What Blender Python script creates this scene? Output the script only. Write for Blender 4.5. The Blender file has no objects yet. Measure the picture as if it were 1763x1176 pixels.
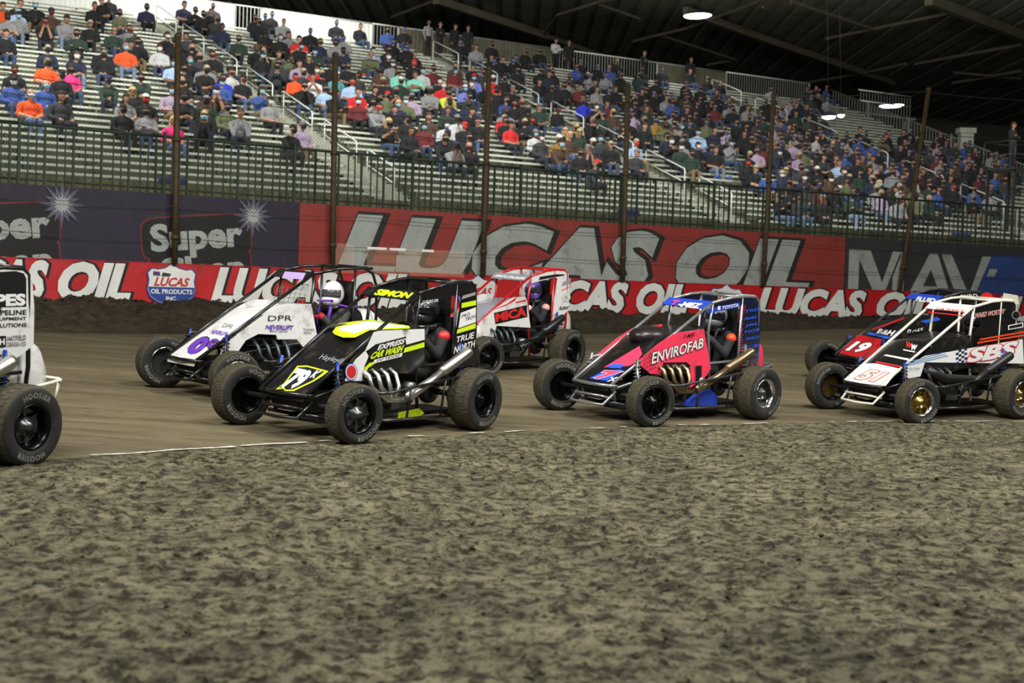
import bpy, math, random
import numpy as np
from mathutils import Vector, Matrix
random.seed(7)
RNG = np.random.default_rng(11)
SC = bpy.context.scene
COL = SC.collection

# ------------------------------------------------------------------ camera
IMW, IMH = 1763.0, 1176.0
FPX, CH, PIT, ROL = 2600.0, 1.38, 0.0312, 0.0298
cam = bpy.data.cameras.new('camera')
camo = bpy.data.objects.new('camera', cam)
COL.objects.link(camo)
_cp, _sp, _cr, _sr = math.cos(PIT), math.sin(PIT), math.cos(ROL), math.sin(ROL)
_f = Vector((0, _cp, -_sp)); _u0 = Vector((0, _sp, _cp)); _r0 = Vector((1, 0, 0))
_r = _cr * _r0 + _sr * _u0
_u = -_sr * _r0 + _cr * _u0
camo.matrix_world = Matrix(((_r.x, _u.x, -_f.x, 0), (_r.y, _u.y, -_f.y, 0), (_r.z, _u.z, -_f.z, CH), (0, 0, 0, 1)))
cam.sensor_width = 36.0
cam.lens = FPX / IMW * 36.0
cam.clip_start = 0.1
cam.clip_end = 400
cam.dof.use_dof = True
cam.dof.focus_distance = 16.5
cam.dof.aperture_fstop = 2.8
SC.camera = camo

# ------------------------------------------------------------------ world, lights, exposure
SC.view_settings.view_transform = 'Standard'
SC.view_settings.look = 'None'
SC.view_settings.exposure = 0.0
SC.view_settings.gamma = 1.0
SC.view_settings.use_curve_mapping = False
wd = bpy.data.worlds.new('hall_air')
SC.world = wd
wd.use_nodes = True
wd.node_tree.nodes['Background'].inputs['Color'].default_value = (0.9, 1.0, 0.92, 1)
wd.node_tree.nodes['Background'].inputs['Strength'].default_value = 0.035

def area_light(name, loc, aim, size, watts, col=(1.0, 0.985, 0.93), size_y=None, spread=180):
    L = bpy.data.lights.new(name, 'AREA')
    L.energy = watts; L.color = col; L.size = size
    L.spread = math.radians(spread)
    if size_y:
        L.shape = 'RECTANGLE'; L.size_y = size_y
    o = bpy.data.objects.new(name, L)
    COL.objects.link(o)
    o.location = loc
    o.rotation_euler = (Vector(aim) - Vector(loc)).to_track_quat('-Z', 'Y').to_euler()
    return o
# banks of hall lamps hung high over the track and over the stand
area_light('track_lamp_bank', (-7.0, 9.0, 11.0), (-3.0, 16.0, 0), 3.0, 1500)
area_light('track_lamp_bank', (3.5, 11.0, 11.0), (2.5, 18.0, 0), 3.0, 1500)
area_light('track_lamp_bank', (13.0, 15.0, 11.5), (8.5, 22.0, 0), 3.0, 1500)
area_light('infield_lamp_bank', (0.0, 1.0, 10.0), (0.0, 9.0, 0), 4.0, 1180)
area_light('stand_lamp_bank', (-14.0, 38.0, 14.5), (-12.0, 50.0, 6), 3.5, 2050)
area_light('stand_lamp_bank', (0.0, 42.0, 14.8), (-3.0, 56.0, 7), 3.5, 2050)
area_light('stand_lamp_bank', (12.0, 45.0, 13.0), (13.0, 58.0, 5), 3.5, 1350)
area_light('stand_lamp_bank', (24.0, 52.0, 13.0), (24.0, 64.0, 6), 3.5, 700)

# ------------------------------------------------------------------ helpers
def S(r, g, b):                                   # sRGB 0..255 -> linear
    return tuple(((c / 255.0) / 12.92 if c / 255.0 <= 0.04045 else ((c / 255.0 + 0.055) / 1.055) ** 2.4) for c in (r, g, b))

def ray(px, py):
    u0, v0 = px - IMW / 2, py - IMH / 2
    u = _cr * u0 + _sr * v0; v = -_sr * u0 + _cr * v0
    xc, zc = u / FPX, -v / FPX
    return np.array([xc, _cp + zc * _sp, zc * _cp - _sp])
EYE = np.array([0, 0, CH])
def at_z(px, py, z):
    d = ray(px, py); return EYE + (z - CH) / d[2] * d
def at_depth(px, py, y):
    d = ray(px, py); return EYE + y / d[1] * d

MATS = {}
def mat(name, col, rough=0.6, metal=0.0, var=0.0, vscale=20.0, bump=0.0, bscale=60.0, emit=0.0, coat=0.0, alpha=1.0, dirt=None, dscale=8.0, damt=0.5, spec=0.5):
    if name in MATS:
        return MATS[name]
    m = bpy.data.materials.new(name)
    MATS[name] = m
    m.use_nodes = True
    nt = m.node_tree; N = nt.nodes; LK = nt.links
    p = N['Principled BSDF']
    c4 = (*col, 1.0)
    p.inputs['Base Color'].default_value = c4
    p.inputs['Roughness'].default_value = rough
    p.inputs['Metallic'].default_value = metal
    p.inputs['Specular IOR Level'].default_value = spec
    if coat:
        p.inputs['Coat Weight'].default_value = coat
        p.inputs['Coat Roughness'].default_value = 0.12
    if alpha < 1:
        p.inputs['Alpha'].default_value = alpha
    if emit:
        p.inputs['Emission Color'].default_value = c4
        p.inputs['Emission Strength'].default_value = emit
    if var or bump or dirt:
        tc = N.new('ShaderNodeTexCoord')
    if var or dirt:
        nz = N.new('ShaderNodeTexNoise'); nz.inputs['Scale'].default_value = vscale if var else dscale
        nz.inputs['Detail'].default_value = 5
        LK.new(tc.outputs['Object'], nz.inputs['Vector'])
        src = None
        if var:
            mr = N.new('ShaderNodeMapRange')
            mr.inputs['From Min'].default_value = 0.3; mr.inputs['From Max'].default_value = 0.7
            mr.inputs['To Min'].default_value = 1 - var; mr.inputs['To Max'].default_value = 1 + var
            LK.new(nz.outputs['Fac'], mr.inputs['Value'])
            vm = N.new('ShaderNodeVectorMath'); vm.operation = 'SCALE'
            vm.inputs[0].default_value = col
            LK.new(mr.outputs['Result'], vm.inputs['Scale'])
            src = vm.outputs['Vector']
        if dirt:
            nd = N.new('ShaderNodeTexNoise'); nd.inputs['Scale'].default_value = dscale
            nd.inputs['Detail'].default_value = 8; nd.inputs['Roughness'].default_value = 0.7
            LK.new(tc.outputs['Object'], nd.inputs['Vector'])
            rp = N.new('ShaderNodeMapRange')
            rp.inputs['From Min'].default_value = 0.62 - 0.3 * damt; rp.inputs['From Max'].default_value = 0.78 - 0.2 * damt
            rp.inputs['To Max'].default_value = min(1.0, 0.5 + damt * 0.5)
            LK.new(nd.outputs['Fac'], rp.inputs['Value'])
            mx = N.new('ShaderNodeMix'); mx.data_type = 'RGBA'
            LK.new(rp.outputs['Result'], mx.inputs['Factor'])
            if src: LK.new(src, mx.inputs['A'])
            else: mx.inputs['A'].default_value = c4
            mx.inputs['B'].default_value = (*dirt, 1)
            src = mx.outputs['Result']
        LK.new(src, p.inputs['Base Color'])
    if bump:
        nb = N.new('ShaderNodeTexNoise'); nb.inputs['Scale'].default_value = bscale; nb.inputs['Detail'].default_value = 6
        LK.new(tc.outputs['Object'], nb.inputs['Vector'])
        bp = N.new('ShaderNodeBump'); bp.inputs['Strength'].default_value = bump; bp.inputs['Distance'].default_value = 0.02
        LK.new(nb.outputs['Fac'], bp.inputs['Height'])
        LK.new(bp.outputs['Normal'], p.inputs['Normal'])
    return m

def link(o, parent=None):
    COL.objects.link(o)
    if parent is not None:
        o.parent = parent
    return o
def tag(o, label=None, cat=None, group=None, kind=None):
    if label: o['label'] = label
    if cat: o['category'] = cat
    if group: o['group'] = group
    if kind: o['kind'] = kind
    return o
def empty(name, label=None, cat=None, group=None, kind=None, matrix=None, parent=None):
    o = bpy.data.objects.new(name, None)
    o.empty_display_size = 0.2
    link(o, parent)
    if matrix is not None: o.matrix_world = matrix
    return tag(o, label, cat, group, kind)

class MB:
    """collects shapes into one mesh"""
    def __init__(s):
        s.v = []; s.f = []; s.m = []; s.sm = []
    def add(s, V, Fs, mi=0, smooth=False):
        b = len(s.v)
        s.v.extend([tuple(map(float, p)) for p in V])
        s.f.extend([tuple(b + i for i in f) for f in Fs])
        s.m.extend([mi] * len(Fs)); s.sm.extend([smooth] * len(Fs))
    def box(s, c, size, mi=0, rot=None):
        hx, hy, hz = size[0] / 2, size[1] / 2, size[2] / 2
        V = [Vector((x, y, z)) for x in (-hx, hx) for y in (-hy, hy) for z in (-hz, hz)]
        if rot is not None: V = [rot @ p for p in V]
        V = [p + Vector(c) for p in V]
        s.add(V, [(0, 1, 3, 2), (4, 6, 7, 5), (0, 4, 5, 1), (2, 3, 7, 6), (0, 2, 6, 4), (1, 5, 7, 3)], mi)
    def tube(s, pts, r, n=8, mi=0, cap=True, smooth=True):
        pts = [Vector(p) for p in pts]
        rs = r if isinstance(r, (list, tuple)) else [r] * len(pts)
        T = []
        for i in range(len(pts)):
            a = pts[max(0, i - 1)]; b = pts[min(len(pts) - 1, i + 1)]
            d = (b - a)
            T.append(d.normalized() if d.length > 1e-9 else Vector((0, 0, 1)))
        up = Vector((0, 0, 1)) if abs(T[0].z) < 0.9 else Vector((1, 0, 0))
        nx = T[0].cross(up).normalized()
        V = []
        for i, p in enumerate(pts):
            nx = (nx - T[i] * nx.dot(T[i])).normalized()
            ny = T[i].cross(nx)
            for k in range(n):
                a = 2 * math.pi * k / n
                V.append(p + (nx * math.cos(a) + ny * math.sin(a)) * rs[i])
        Fs = [(i * n + k, i * n + (k + 1) % n, (i + 1) * n + (k + 1) % n, (i + 1) * n + k) for i in range(len(pts) - 1) for k in range(n)]
        s.add(V, Fs, mi, smooth)
        if cap:
            b = len(s.v) - len(V)
            for base, rev in ((0, True), ((len(pts) - 1) * n, False)):
                idx = [b + base + k for k in range(n)]
                s.f.append(tuple(reversed(idx)) if rev else tuple(idx)); s.m.append(mi); s.sm.append(False)
    def lathe(s, prof, n=32, axis='y', c=(0, 0, 0), mi=0, mis=None, smooth=True):
        """prof: (radius, along axis)"""
        V = []
        for r, t in prof:
            for k in range(n):
                a = 2 * math.pi * k / n
                x, z = r * math.cos(a), r * math.sin(a)
                if axis == 'y': p = (x, t, z)
                elif axis == 'z': p = (x, z, t)
                else: p = (t, x, z)
                V.append((p[0] + c[0], p[1] + c[1], p[2] + c[2]))
        for i in range(len(prof) - 1):
            pass
        b = len(s.v)
        s.v.extend(V)
        for i in range(len(prof) - 1):
            for k in range(n):
                s.f.append((b + i * n + k, b + (i + 1) * n + k, b + (i + 1) * n + (k + 1) % n, b + i * n + (k + 1) % n))
                s.m.append(mis[i] if mis else mi); s.sm.append(smooth)
    def prism(s, poly, fn, t0, t1, mi=0):
        """poly: 2D points; fn(u,v,t)->3D; extruded t0..t1"""
        n = len(poly)
        V = [fn(u, v, t0) for u, v in poly] + [fn(u, v, t1) for u, v in poly]
        Fs = [tuple(range(n)), tuple(reversed(range(n, 2 * n)))]
        Fs += [(i, i + n, (i + 1) % n + n, (i + 1) % n) for i in range(n)]
        s.add(V, Fs, mi)
    def grid(s, P, mi=0, smooth=True):
        nr, nc = len(P), len(P[0])
        V = [p for row in P for p in row]
        s.add(V, [(i * nc + j, i * nc + j + 1, (i + 1) * nc + j + 1, (i + 1) * nc + j) for i in range(nr - 1) for j in range(nc - 1)], mi, smooth)
    def mesh(s, name, mats):
        me = bpy.data.meshes.new(name)
        me.from_pydata(s.v, [], s.f)
        for m in (mats if isinstance(mats, (list, tuple)) else [mats]):
            me.materials.append(m)
        me.polygons.foreach_set('material_index', s.m)
        me.polygons.foreach_set('use_smooth', s.sm)
        me.update()
        return me
    def build(s, name, mats, parent=None):
        return link(bpy.data.objects.new(name, s.mesh(name, mats)), parent)

def obj(name, me, parent=None):
    return link(bpy.data.objects.new(name, me), parent)

def np_mesh(name, V, Q, mats, smooth=True, mi=None):
    me = bpy.data.meshes.new(name)
    V = np.asarray(V, dtype=np.float32); Q = np.asarray(Q, dtype=np.int32)
    me.vertices.add(len(V)); me.vertices.foreach_set('co', V.ravel())
    k = Q.shape[1]
    me.loops.add(Q.size); me.loops.foreach_set('vertex_index', Q.ravel())
    me.polygons.add(len(Q)); me.polygons.foreach_set('loop_start', np.arange(len(Q), dtype=np.int32) * k)
    for m in mats: me.materials.append(m)
    if mi is not None: me.polygons.foreach_set('material_index', np.asarray(mi, dtype=np.int32))
    me.polygons.foreach_set('use_smooth', np.full(len(Q), smooth))
    me.update(calc_edges=True)
    return me

def grid_quads(nr, nc):
    i = np.arange(nr - 1)[:, None] * nc + np.arange(nc - 1)[None, :]
    return np.stack([i, i + 1, i + nc + 1, i + nc], -1).reshape(-1, 4)

# value noise
_perm = RNG.random((256, 256))
def vnoise(x, y):
    xi = np.floor(x).astype(int); yi = np.floor(y).astype(int)
    fx = x - xi; fy = y - yi
    fx = fx * fx * (3 - 2 * fx); fy = fy * fy * (3 - 2 * fy)
    g = lambda a, b: _perm[a % 256, b % 256]
    return (g(xi, yi) * (1 - fx) + g(xi + 1, yi) * fx) * (1 - fy) + (g(xi, yi + 1) * (1 - fx) + g(xi + 1, yi + 1) * fx) * fy
def fbm(x, y, octv=4, gain=0.5):
    s = 0; a = 1; t = 0
    for o in range(octv):
        s = s + a * vnoise(x * 2 ** o + 13.7 * o, y * 2 ** o + 7.3 * o); t += a; a *= gain
    return s / t

# lettering: flat outlines taken from the built-in font
_tcache = {}
def text_geo(body, size=1.0, shear=0.0, bold=0.0, space=1.0, align='CENTER'):
    key = (body, shear, bold, space, align)
    if key not in _tcache:
        cu = bpy.data.curves.new('lettering_outline', 'FONT')
        cu.body = body; cu.size = 1.0; cu.shear = shear; cu.offset = bold; cu.space_character = space
        cu.align_x = align; cu.align_y = 'CENTER'; cu.resolution_u = 3; cu.fill_mode = 'FRONT'
        o = bpy.data.objects.new('lettering_outline', cu)
        COL.objects.link(o)
        dg = bpy.context.evaluated_depsgraph_get()
        me = o.evaluated_get(dg).to_mesh()
        V = np.array([v.co[:2] for v in me.vertices]) if len(me.vertices) else np.zeros((0, 2))
        Fs = [tuple(p.vertices) for p in me.polygons]
        o.evaluated_get(dg).to_mesh_clear()
        bpy.data.objects.remove(o); bpy.data.curves.remove(cu)
        _tcache[key] = (V, Fs)
    V, Fs = _tcache[key]
    return V * size, Fs
def fit_text(body, w, hgt, **k):
    """glyph outlines scaled to fill a w x hgt box centred on the origin"""
    V, Fs = text_geo(body, 1.0, **k)
    lo, hi = V.min(0), V.max(0)
    return (V - (lo + hi) / 2) / (hi - lo) * np.array([w, hgt]), Fs
# ------------------------------------------------------------------ plan of the place
def line_y(X):                                     # inner edge of the track (chalk line)
    X = np.asarray(X, float); Xc = np.clip(X, -7.0, 8.0)
    return -0.04425612 * Xc ** 2 + 0.82210504 * Xc + 15.04065216 + (X - Xc) * (-0.08851 * Xc + 0.8221)
def wall_y(X):
    X = np.asarray(X, float)
    return -5.94376e-3 * X ** 2 + 0.66766 * X + 32.2819
BANK = 0.055
def line_slope(X): return -0.08851 * np.clip(X, -7.0, 8.0) + 0.8221
def track_d(X, Y): return (Y - line_y(X)) / np.sqrt(1 + line_slope(X) ** 2)
def wall_d(X, Y): return (wall_y(X) - Y) * 0.838
def ss(a, b, x):
    t = np.clip((x - a) / (b - a), 0, 1); return t * t * (3 - 2 * t)
def track_z(X, Y):
    return BANK * np.maximum(0, track_d(X, Y))
_wx = np.linspace(-30, 30, 6001); _wyy = wall_y(_wx)
_ws = np.concatenate([[0], np.cumsum(np.hypot(np.diff(_wx), np.diff(_wyy)))]); _ws -= np.interp(0, _wx, _ws)
def wallpt(s, z, off=0.0):
    """point on the boundary wall: s along it, off towards the track"""
    x = np.interp(s, _ws, _wx); y = wall_y(x); m = -1.188752e-2 * x + 0.66766
    n = math.hypot(1, m)
    return (x + off * m / n, y - off / n, z)
def wall_s(px, py, off=0.0):
    d = ray(px, py)
    t = np.linspace(12, 70, 6000); Q = EYE + t[:, None] * d
    i = np.argmin(np.abs(wall_y(Q[:, 0]) - off * 1.2 - Q[:, 1]))
    return float(np.interp(Q[i, 0], _wx, _ws)), float(Q[i, 2])
TH = math.radians(32.8)
SA = np.array([math.cos(TH), math.sin(TH), 0]); SB = np.array([-math.sin(TH), math.cos(TH), 0])
NROW, RUN, RISE, Z0 = 34, 0.65, 0.241, 4.05
def stand(s, t, z): return np.array([0, 44.5, 0]) + s * SA + t * SB + np.array([0, 0, z])
STAND_M = Matrix.Translation((0, 44.5, 0)) @ Matrix.Rotation(TH, 4, 'Z')     # local: x along rows, y back, z up
AISLES = (-3.8, 8.9, 24.6)
S_END = 34.0

# ------------------------------------------------------------------ ground materials
def soil(name, light, dark, scale, lo, hi, rough=0.9, bump=0.6, stretch=(1, 1, 1), rot=0.0, fine=(0.02, 0.018, 0.012), wet=0.0):
    m = bpy.data.materials.new(name); m.use_nodes = True
    nt = m.node_tree; N = nt.nodes; LK = nt.links; p = N['Principled BSDF']
    tc = N.new('ShaderNodeTexCoord'); mp = N.new('ShaderNodeMapping')
    mp.inputs['Scale'].default_value = stretch; mp.inputs['Rotation'].default_value = (0, 0, rot)
    LK.new(tc.outputs['Object'], mp.inputs['Vector'])
    def noise(sc, det, ro=0.6):
        n = N.new('ShaderNodeTexNoise'); n.inputs['Scale'].default_value = sc; n.inputs['Detail'].default_value = det; n.inputs['Roughness'].default_value = ro
        LK.new(mp.outputs['Vector'], n.inputs['Vector']); return n
    a = noise(scale, 9, 0.72)
    r = N.new('ShaderNodeValToRGB')
    r.color_ramp.elements[0].position = lo; r.color_ramp.elements[0].color = (*dark, 1)
    r.color_ramp.elements[1].position = hi; r.color_ramp.elements[1].color = (*light, 1)
    LK.new(a.outputs['Fac'], r.inputs['Fac'])
    b = noise(scale * 0.13, 4)
    mr = N.new('ShaderNodeMapRange'); mr.inputs['From Min'].default_value = 0.3; mr.inputs['From Max'].default_value = 0.7
    mr.inputs['To Min'].default_value = 0.58; mr.inputs['To Max'].default_value = 1.22
    LK.new(b.outputs['Fac'], mr.inputs['Value'])
    vm = N.new('ShaderNodeVectorMath'); vm.operation = 'SCALE'
    LK.new(r.outputs['Color'], vm.inputs[0]); LK.new(mr.outputs['Result'], vm.inputs['Scale'])
    # scattered dark crumbs
    c = noise(scale * 4.5, 3)
    r2 = N.new('ShaderNodeMapRange'); r2.inputs['From Min'].default_value = 0.60; r2.inputs['From Max'].default_value = 0.68
    LK.new(c.outputs['Fac'], r2.inputs['Value'])
    mx = N.new('ShaderNodeMix'); mx.data_type = 'RGBA'
    LK.new(r2.outputs['Result'], mx.inputs['Factor']); LK.new(vm.outputs['Vector'], mx.inputs['A']); mx.inputs['B'].default_value = (*fine, 1)
    LK.new(mx.outputs['Result'], p.inputs['Base Color'])
    p.inputs['Roughness'].default_value = rough
    p.inputs['Specular IOR Level'].default_value = 0.25 + wet
    bp = N.new('ShaderNodeBump'); bp.inputs['Strength'].default_value = bump; bp.inputs['Distance'].default_value = 0.03
    LK.new(a.outputs['Fac'], bp.inputs['Height']); LK.new(bp.outputs['Normal'], p.inputs['Normal'])
    return m
M_INF = soil('infield_clay', (0.182, 0.164, 0.102), (0.024, 0.019, 0.009), 10.0, 0.425, 0.57, bump=1.0, fine=(0.026, 0.021, 0.010))
M_TRK = soil('packed_clay', (0.175, 0.145, 0.082), (0.095, 0.074, 0.040), 3.0, 0.35, 0.65, bump=0.35, stretch=(0.25, 1.6, 1), rot=-0.65, fine=(0.05, 0.04, 0.022), wet=0.1)
M_BERM = soil('damp_soil', (0.080, 0.064, 0.038), (0.026, 0.020, 0.012), 5.0, 0.35, 0.65, bump=1.0)

# infield: a wedge of rough clay in front of the chalk line
def wedge(name, ylo, yhi, na, ny, amax, zfun, m, power=1.0):
    A = np.tan(np.linspace(-amax, amax, na))[None, :]
    w = (np.linspace(0, 1, ny) ** power)[:, None]
    # along every sight direction find where it meets the two boundary curves
    def solve(fn):
        y = np.full(na, 15.0)
        for _ in range(60): y = 0.5 * y + 0.5 * fn(A[0] * y)
        return y
    a = np.full(na, ylo) if np.isscalar(ylo) else solve(ylo)
    b = solve(yhi)
    Y = a[None, :] * (b[None, :] / a[None, :]) ** w
    X = A * Y
    Z = zfun(X, Y)
    V = np.stack([X, Y, Z], -1).reshape(-1, 3)
    o = obj(name, np_mesh(name, V, grid_quads(ny, na), [m]))
    return o
def inf_z(X, Y):
    c = fbm(X * 3.2, Y * 3.2, 4, 0.6)
    big = fbm(X * 0.5 + 9, Y * 0.5, 2)
    cl = np.clip(fbm(X * 9 + 40, Y * 9, 3, 0.6) - 0.52, 0, 1) * 0.10
    z = (c - 0.5) * 0.055 + (big - 0.5) * 0.10 + cl
    return z * ss(0.0, 0.6, -track_d(X, Y)) + 0.004
gi = wedge('infield_ground', 2.2, line_y, 720, 600, math.radians(34), inf_z, M_INF)
tag(gi, 'rough grey-brown clay infield in front of the chalk line', 'ground', kind='structure')
def trk_z(X, Y):
    d = track_d(X, Y)
    rut = (fbm((X * 0.84 + Y * 0.54) * 0.25, (-X * 0.54 + Y * 0.84) * 2.2, 3) - 0.5) * 0.05
    return BANK * np.maximum(d, 0) + rut * ss(0.2, 1.5, d) * ss(1.5, 4, wall_d(X, Y)) * 0.6
gt = wedge('track_surface', line_y, lambda X: wall_y(X) - 3.0, 420, 300, math.radians(30), trk_z, M_TRK)
tag(gt, 'smooth brown banked clay race track', 'track', kind='structure')
def berm_z(X, Y):
    wd_ = wall_d(X, Y); base = BANK * np.maximum(track_d(X, Y), 0)
    s_ = X / 0.84
    crest = 1.03 + (fbm(s_ * 1.3, s_ * 0 + 3, 3) - 0.5) * 0.22
    k = ss(2.5, 0.25, wd_)
    lump = (fbm(X * 4, Y * 4, 4, 0.6) - 0.45) * 0.20 * ss(2.5, 1.2, wd_)
    return base * (1 - k) + crest * k + lump
gb = wedge('dirt_berm', lambda X: wall_y(X) - 3.02, lambda X: wall_y(X) - 0.12, 1000, 60, math.radians(29), berm_z, M_BERM)
tag(gb, 'dark damp dirt piled against the foot of the wall', 'berm', kind='structure')

# crumbs of clay thrown over the infield and the berm crest
def crumbs(name, pts, sizes, m, label):
    ico = np.array([(0, 0, 1), (.9, 0, .2), (-.4, .8, .1), (-.5, -.7, .25), (.3, .4, -.6), (.1, -.5, -.5)])
    tri = np.array([(0, 1, 2), (0, 2, 3), (0, 3, 1), (1, 4, 2), (2, 4, 3), (3, 5, 1), (1, 5, 4), (3, 4, 5)])
    V = []; T = []
    for i, (p, sz) in enumerate(zip(pts, sizes)):
        a = RNG.random() * 6.28; c, s_ = math.cos(a), math.sin(a)
        q = ico * sz * (0.6 + 0.8 * RNG.random((6, 3)))
        V.append(np.stack([q[:, 0] * c - q[:, 1] * s_, q[:, 0] * s_ + q[:, 1] * c, q[:, 2] * 0.6], -1) + p); T.append(tri + 6 * i)
    o = obj(name, np_mesh(name, np.concatenate(V), np.concatenate(T), [m], smooth=False))
    return tag(o, label, 'dirt', kind='stuff')
n = 9000
yy = 4.5 * (19.0 / 4.5) ** RNG.random(n); xx = yy * np.tan((RNG.random(n) - 0.5) * 0.8)
k = track_d(xx, yy) < -0.1
xx, yy = xx[k], yy[k]
crumbs('loose_clay_crumbs', np.stack([xx, yy, inf_z(xx, yy) + 0.002], -1), 0.006 + 0.022 * RNG.random(len(xx)) ** 3, M_INF, 'loose crumbs of clay scattered over the infield')
n = 2600
sx = RNG.random(n) * 44 - 20; dd = 0.15 + 0.9 * RNG.random(n) ** 2
xx = np.interp(sx, _ws, _wx); yy = wall_y(xx) - dd / 0.838
crumbs('berm_clods', np.stack([xx, yy, berm_z(xx, yy) + 0.01], -1), 0.015 + 0.06 * RNG.random(n) ** 2.5, M_BERM, 'clods of dark dirt along the crest of the berm')

# chalk line, worn into patches
M_CHALK = mat('chalk', S(186, 186, 178), 0.9, var=0.15, vscale=30)
V = []; Q = []
xs_ = np.arange(-7, 8.2, 0.03)
for i, x in enumerate(xs_[:-1]):
    nz = float(fbm(np.array([x * 2.0]), np.array([1.7]), 3)[0])
    fade = 0.55 - 0.02 * x
    if nz < 0.48 + 0.006 * x or vnoise(np.array([x * 9.0]), np.array([5.0]))[0] < 0.42 + 0.01 * x: continue
    wdt = 0.016 + 0.06 * max(0, nz - 0.5) + 0.014 * random.random()
    x2 = x + 0.031
    b_ = len(V)
    for q in (x, x2):
        m_ = line_slope(q); nn = math.hypot(1, m_); y = float(line_y(q))
        for e in (-1, 1):
            jt = 0.02 * math.sin(q * 11) + 0.015 * random.random(); V.append((q - (e * wdt + jt) * m_ / nn, y + (e * wdt + jt) / nn, 0.012 + 0.003 * random.random()))
    Q.append((b_, b_ + 2, b_ + 3, b_ + 1))
tag(obj('chalk_line', np_mesh('chalk_line', V, Q, [M_CHALK], smooth=False)), 'broken white chalk line along the inner edge of the track', 'marking', kind='structure')

# ------------------------------------------------------------------ boundary wall and banners
M_CONC = mat('wall_concrete', S(96, 94, 78), 0.9, var=0.25, vscale=3, bump=0.3)
def ribbon(name, s0, s1, z0, z1, off, thick, m, parent=None, step=0.25, amp=0.0, nz=2):
    n_ = max(2, int((s1 - s0) / step) + 1)
    Sx = np.linspace(s0, s1, n_); Zx = np.linspace(z0, z1, nz)
    F_ = []; B_ = []
    for z in Zx:
        for s_ in Sx:
            w_ = amp * (float(fbm(np.array([s_ * 1.5]), np.array([z * 2.0]), 2)[0]) - 0.5) if amp else 0
            F_.append(wallpt(s_, z, off + w_)); B_.append(wallpt(s_, z, off - thick))
    q = grid_quads(nz, n_)
    nv = len(F_)
    Qs = [q, q[:, ::-1] + nv]
    top = [( (nz - 1) * n_ + j, (nz - 1) * n_ + j + 1, nv + (nz - 1) * n_ + j + 1, nv + (nz - 1) * n_ + j) for j in range(n_ - 1)]
    bot = [(j + 1, j, nv + j, nv + j + 1) for j in range(n_ - 1)]
    ends = []
    for i in range(nz - 1):
        ends.append((i * n_, (i + 1) * n_, nv + (i + 1) * n_, nv + i * n_))
        ends.append(((i + 1) * n_ + n_ - 1, i * n_ + n_ - 1, nv + i * n_ + n_ - 1, nv + (i + 1) * n_ + n_ - 1))
    o = obj(name, np_mesh(name, F_ + B_, np.concatenate(Qs + [np.array(top), np.array(bot), np.array(ends)]), [m], smooth=False), parent)
    return o
w = ribbon('wall_outer', -21, 21, -0.1, 2.98, 0.0, 0.3, M_CONC)
tag(w, 'concrete boundary wall behind the banners', 'wall', kind='structure')

def wall_text(name, VF, s0, z0, off, m, parent, rot=0.0):
    V, Fs = VF
    c, s_ = math.cos(rot), math.sin(rot)
    P = [wallpt(s0 + u * c - v * s_, z0 + u * s_ + v * c, off) for u, v in V]
    b = MB(); b.add(P, Fs)
    return b.build(name, m, parent)
def wall_poly(name, poly, off, m, parent):
    b = MB(); b.add([wallpt(u, v, off) for u, v in poly], [tuple(range(len(poly)))])
    return b.build(name, m, parent)
def vinyl(name, c, rough=0.45, d=0.25): return mat(name, c, rough, var=0.10, vscale=2.2, bump=0.25, bscale=3.5, dirt=S(70, 62, 45), dscale=2.5, damt=d)
VIN_RED = vinyl('vinyl_red', S(196, 36, 40)); VIN_RED2 = vinyl('vinyl_faded_red', S(166, 62, 58), 0.6)
VIN_PUR = vinyl('vinyl_dark_purple', S(48, 42, 62), 0.6); VIN_BLK = vinyl('vinyl_charcoal', S(62, 62, 66), 0.6)
VIN_WHT = vinyl('vinyl_white', S(234, 234, 228), 0.5, 0.0); VIN_GRY = vinyl('vinyl_dull_white', S(182, 188, 182), 0.6)
INK = mat('print_black', S(26, 26, 28), 0.6); INK2 = mat('print_dark_olive', S(44, 44, 38), 0.6)
VIN_BLUE = mat('print_blue', S(38, 70, 150), 0.5); VIN_BLU2 = vinyl('vinyl_blue', S(56, 84, 150), 0.6)
INK_RED = mat('print_red', S(205, 34, 38), 0.5); INK_DRED = mat('print_dull_red', S(128, 44, 48), 0.6)

UP0, UP1 = 1.45, 3.03
JOIN1, JOIN2 = -5.13, 9.54
bp = tag(ribbon('sponsor_banner', -20, JOIN1 - 0.01, UP0, UP1, 0.05, 0.02, VIN_PUR, amp=0.012), 'dark purple upper banner with white Super lettering and starbursts', 'banner')
br = tag(ribbon('sponsor_banner', JOIN1, JOIN2, UP0, UP1, 0.05, 0.02, VIN_RED2, amp=0.012), 'faded red upper banner with giant white LUCAS OIL lettering', 'banner')
bk = tag(ribbon('sponsor_banner', JOIN2 + 0.02, 20, UP0, UP1, 0.05, 0.02, VIN_BLK, amp=0.012), 'charcoal upper banner with white MAVTV lettering and blue field', 'banner')
# giant LUCAS OIL
for bold, m, off, dx in ((0.10, INK2, 0.062, 0.07), (0.065, VIN_GRY, 0.072, 0.0)):
    V, Fs = text_geo('LUCAS OIL', 1.0, shear=0.29, bold=bold, space=1.06)
    V0, _ = text_geo('LUCAS OIL', 1.0, shear=0.29, bold=0.065, space=1.06)
    lo, hi = V0.min(0), V0.max(0)
    sc = np.array([12.85, 1.42]) / (hi - lo)
    wall_text('lettering', ((V - (lo + hi) / 2) * sc, Fs), 2.0 + dx, 2.19, off, m, br)
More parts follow.
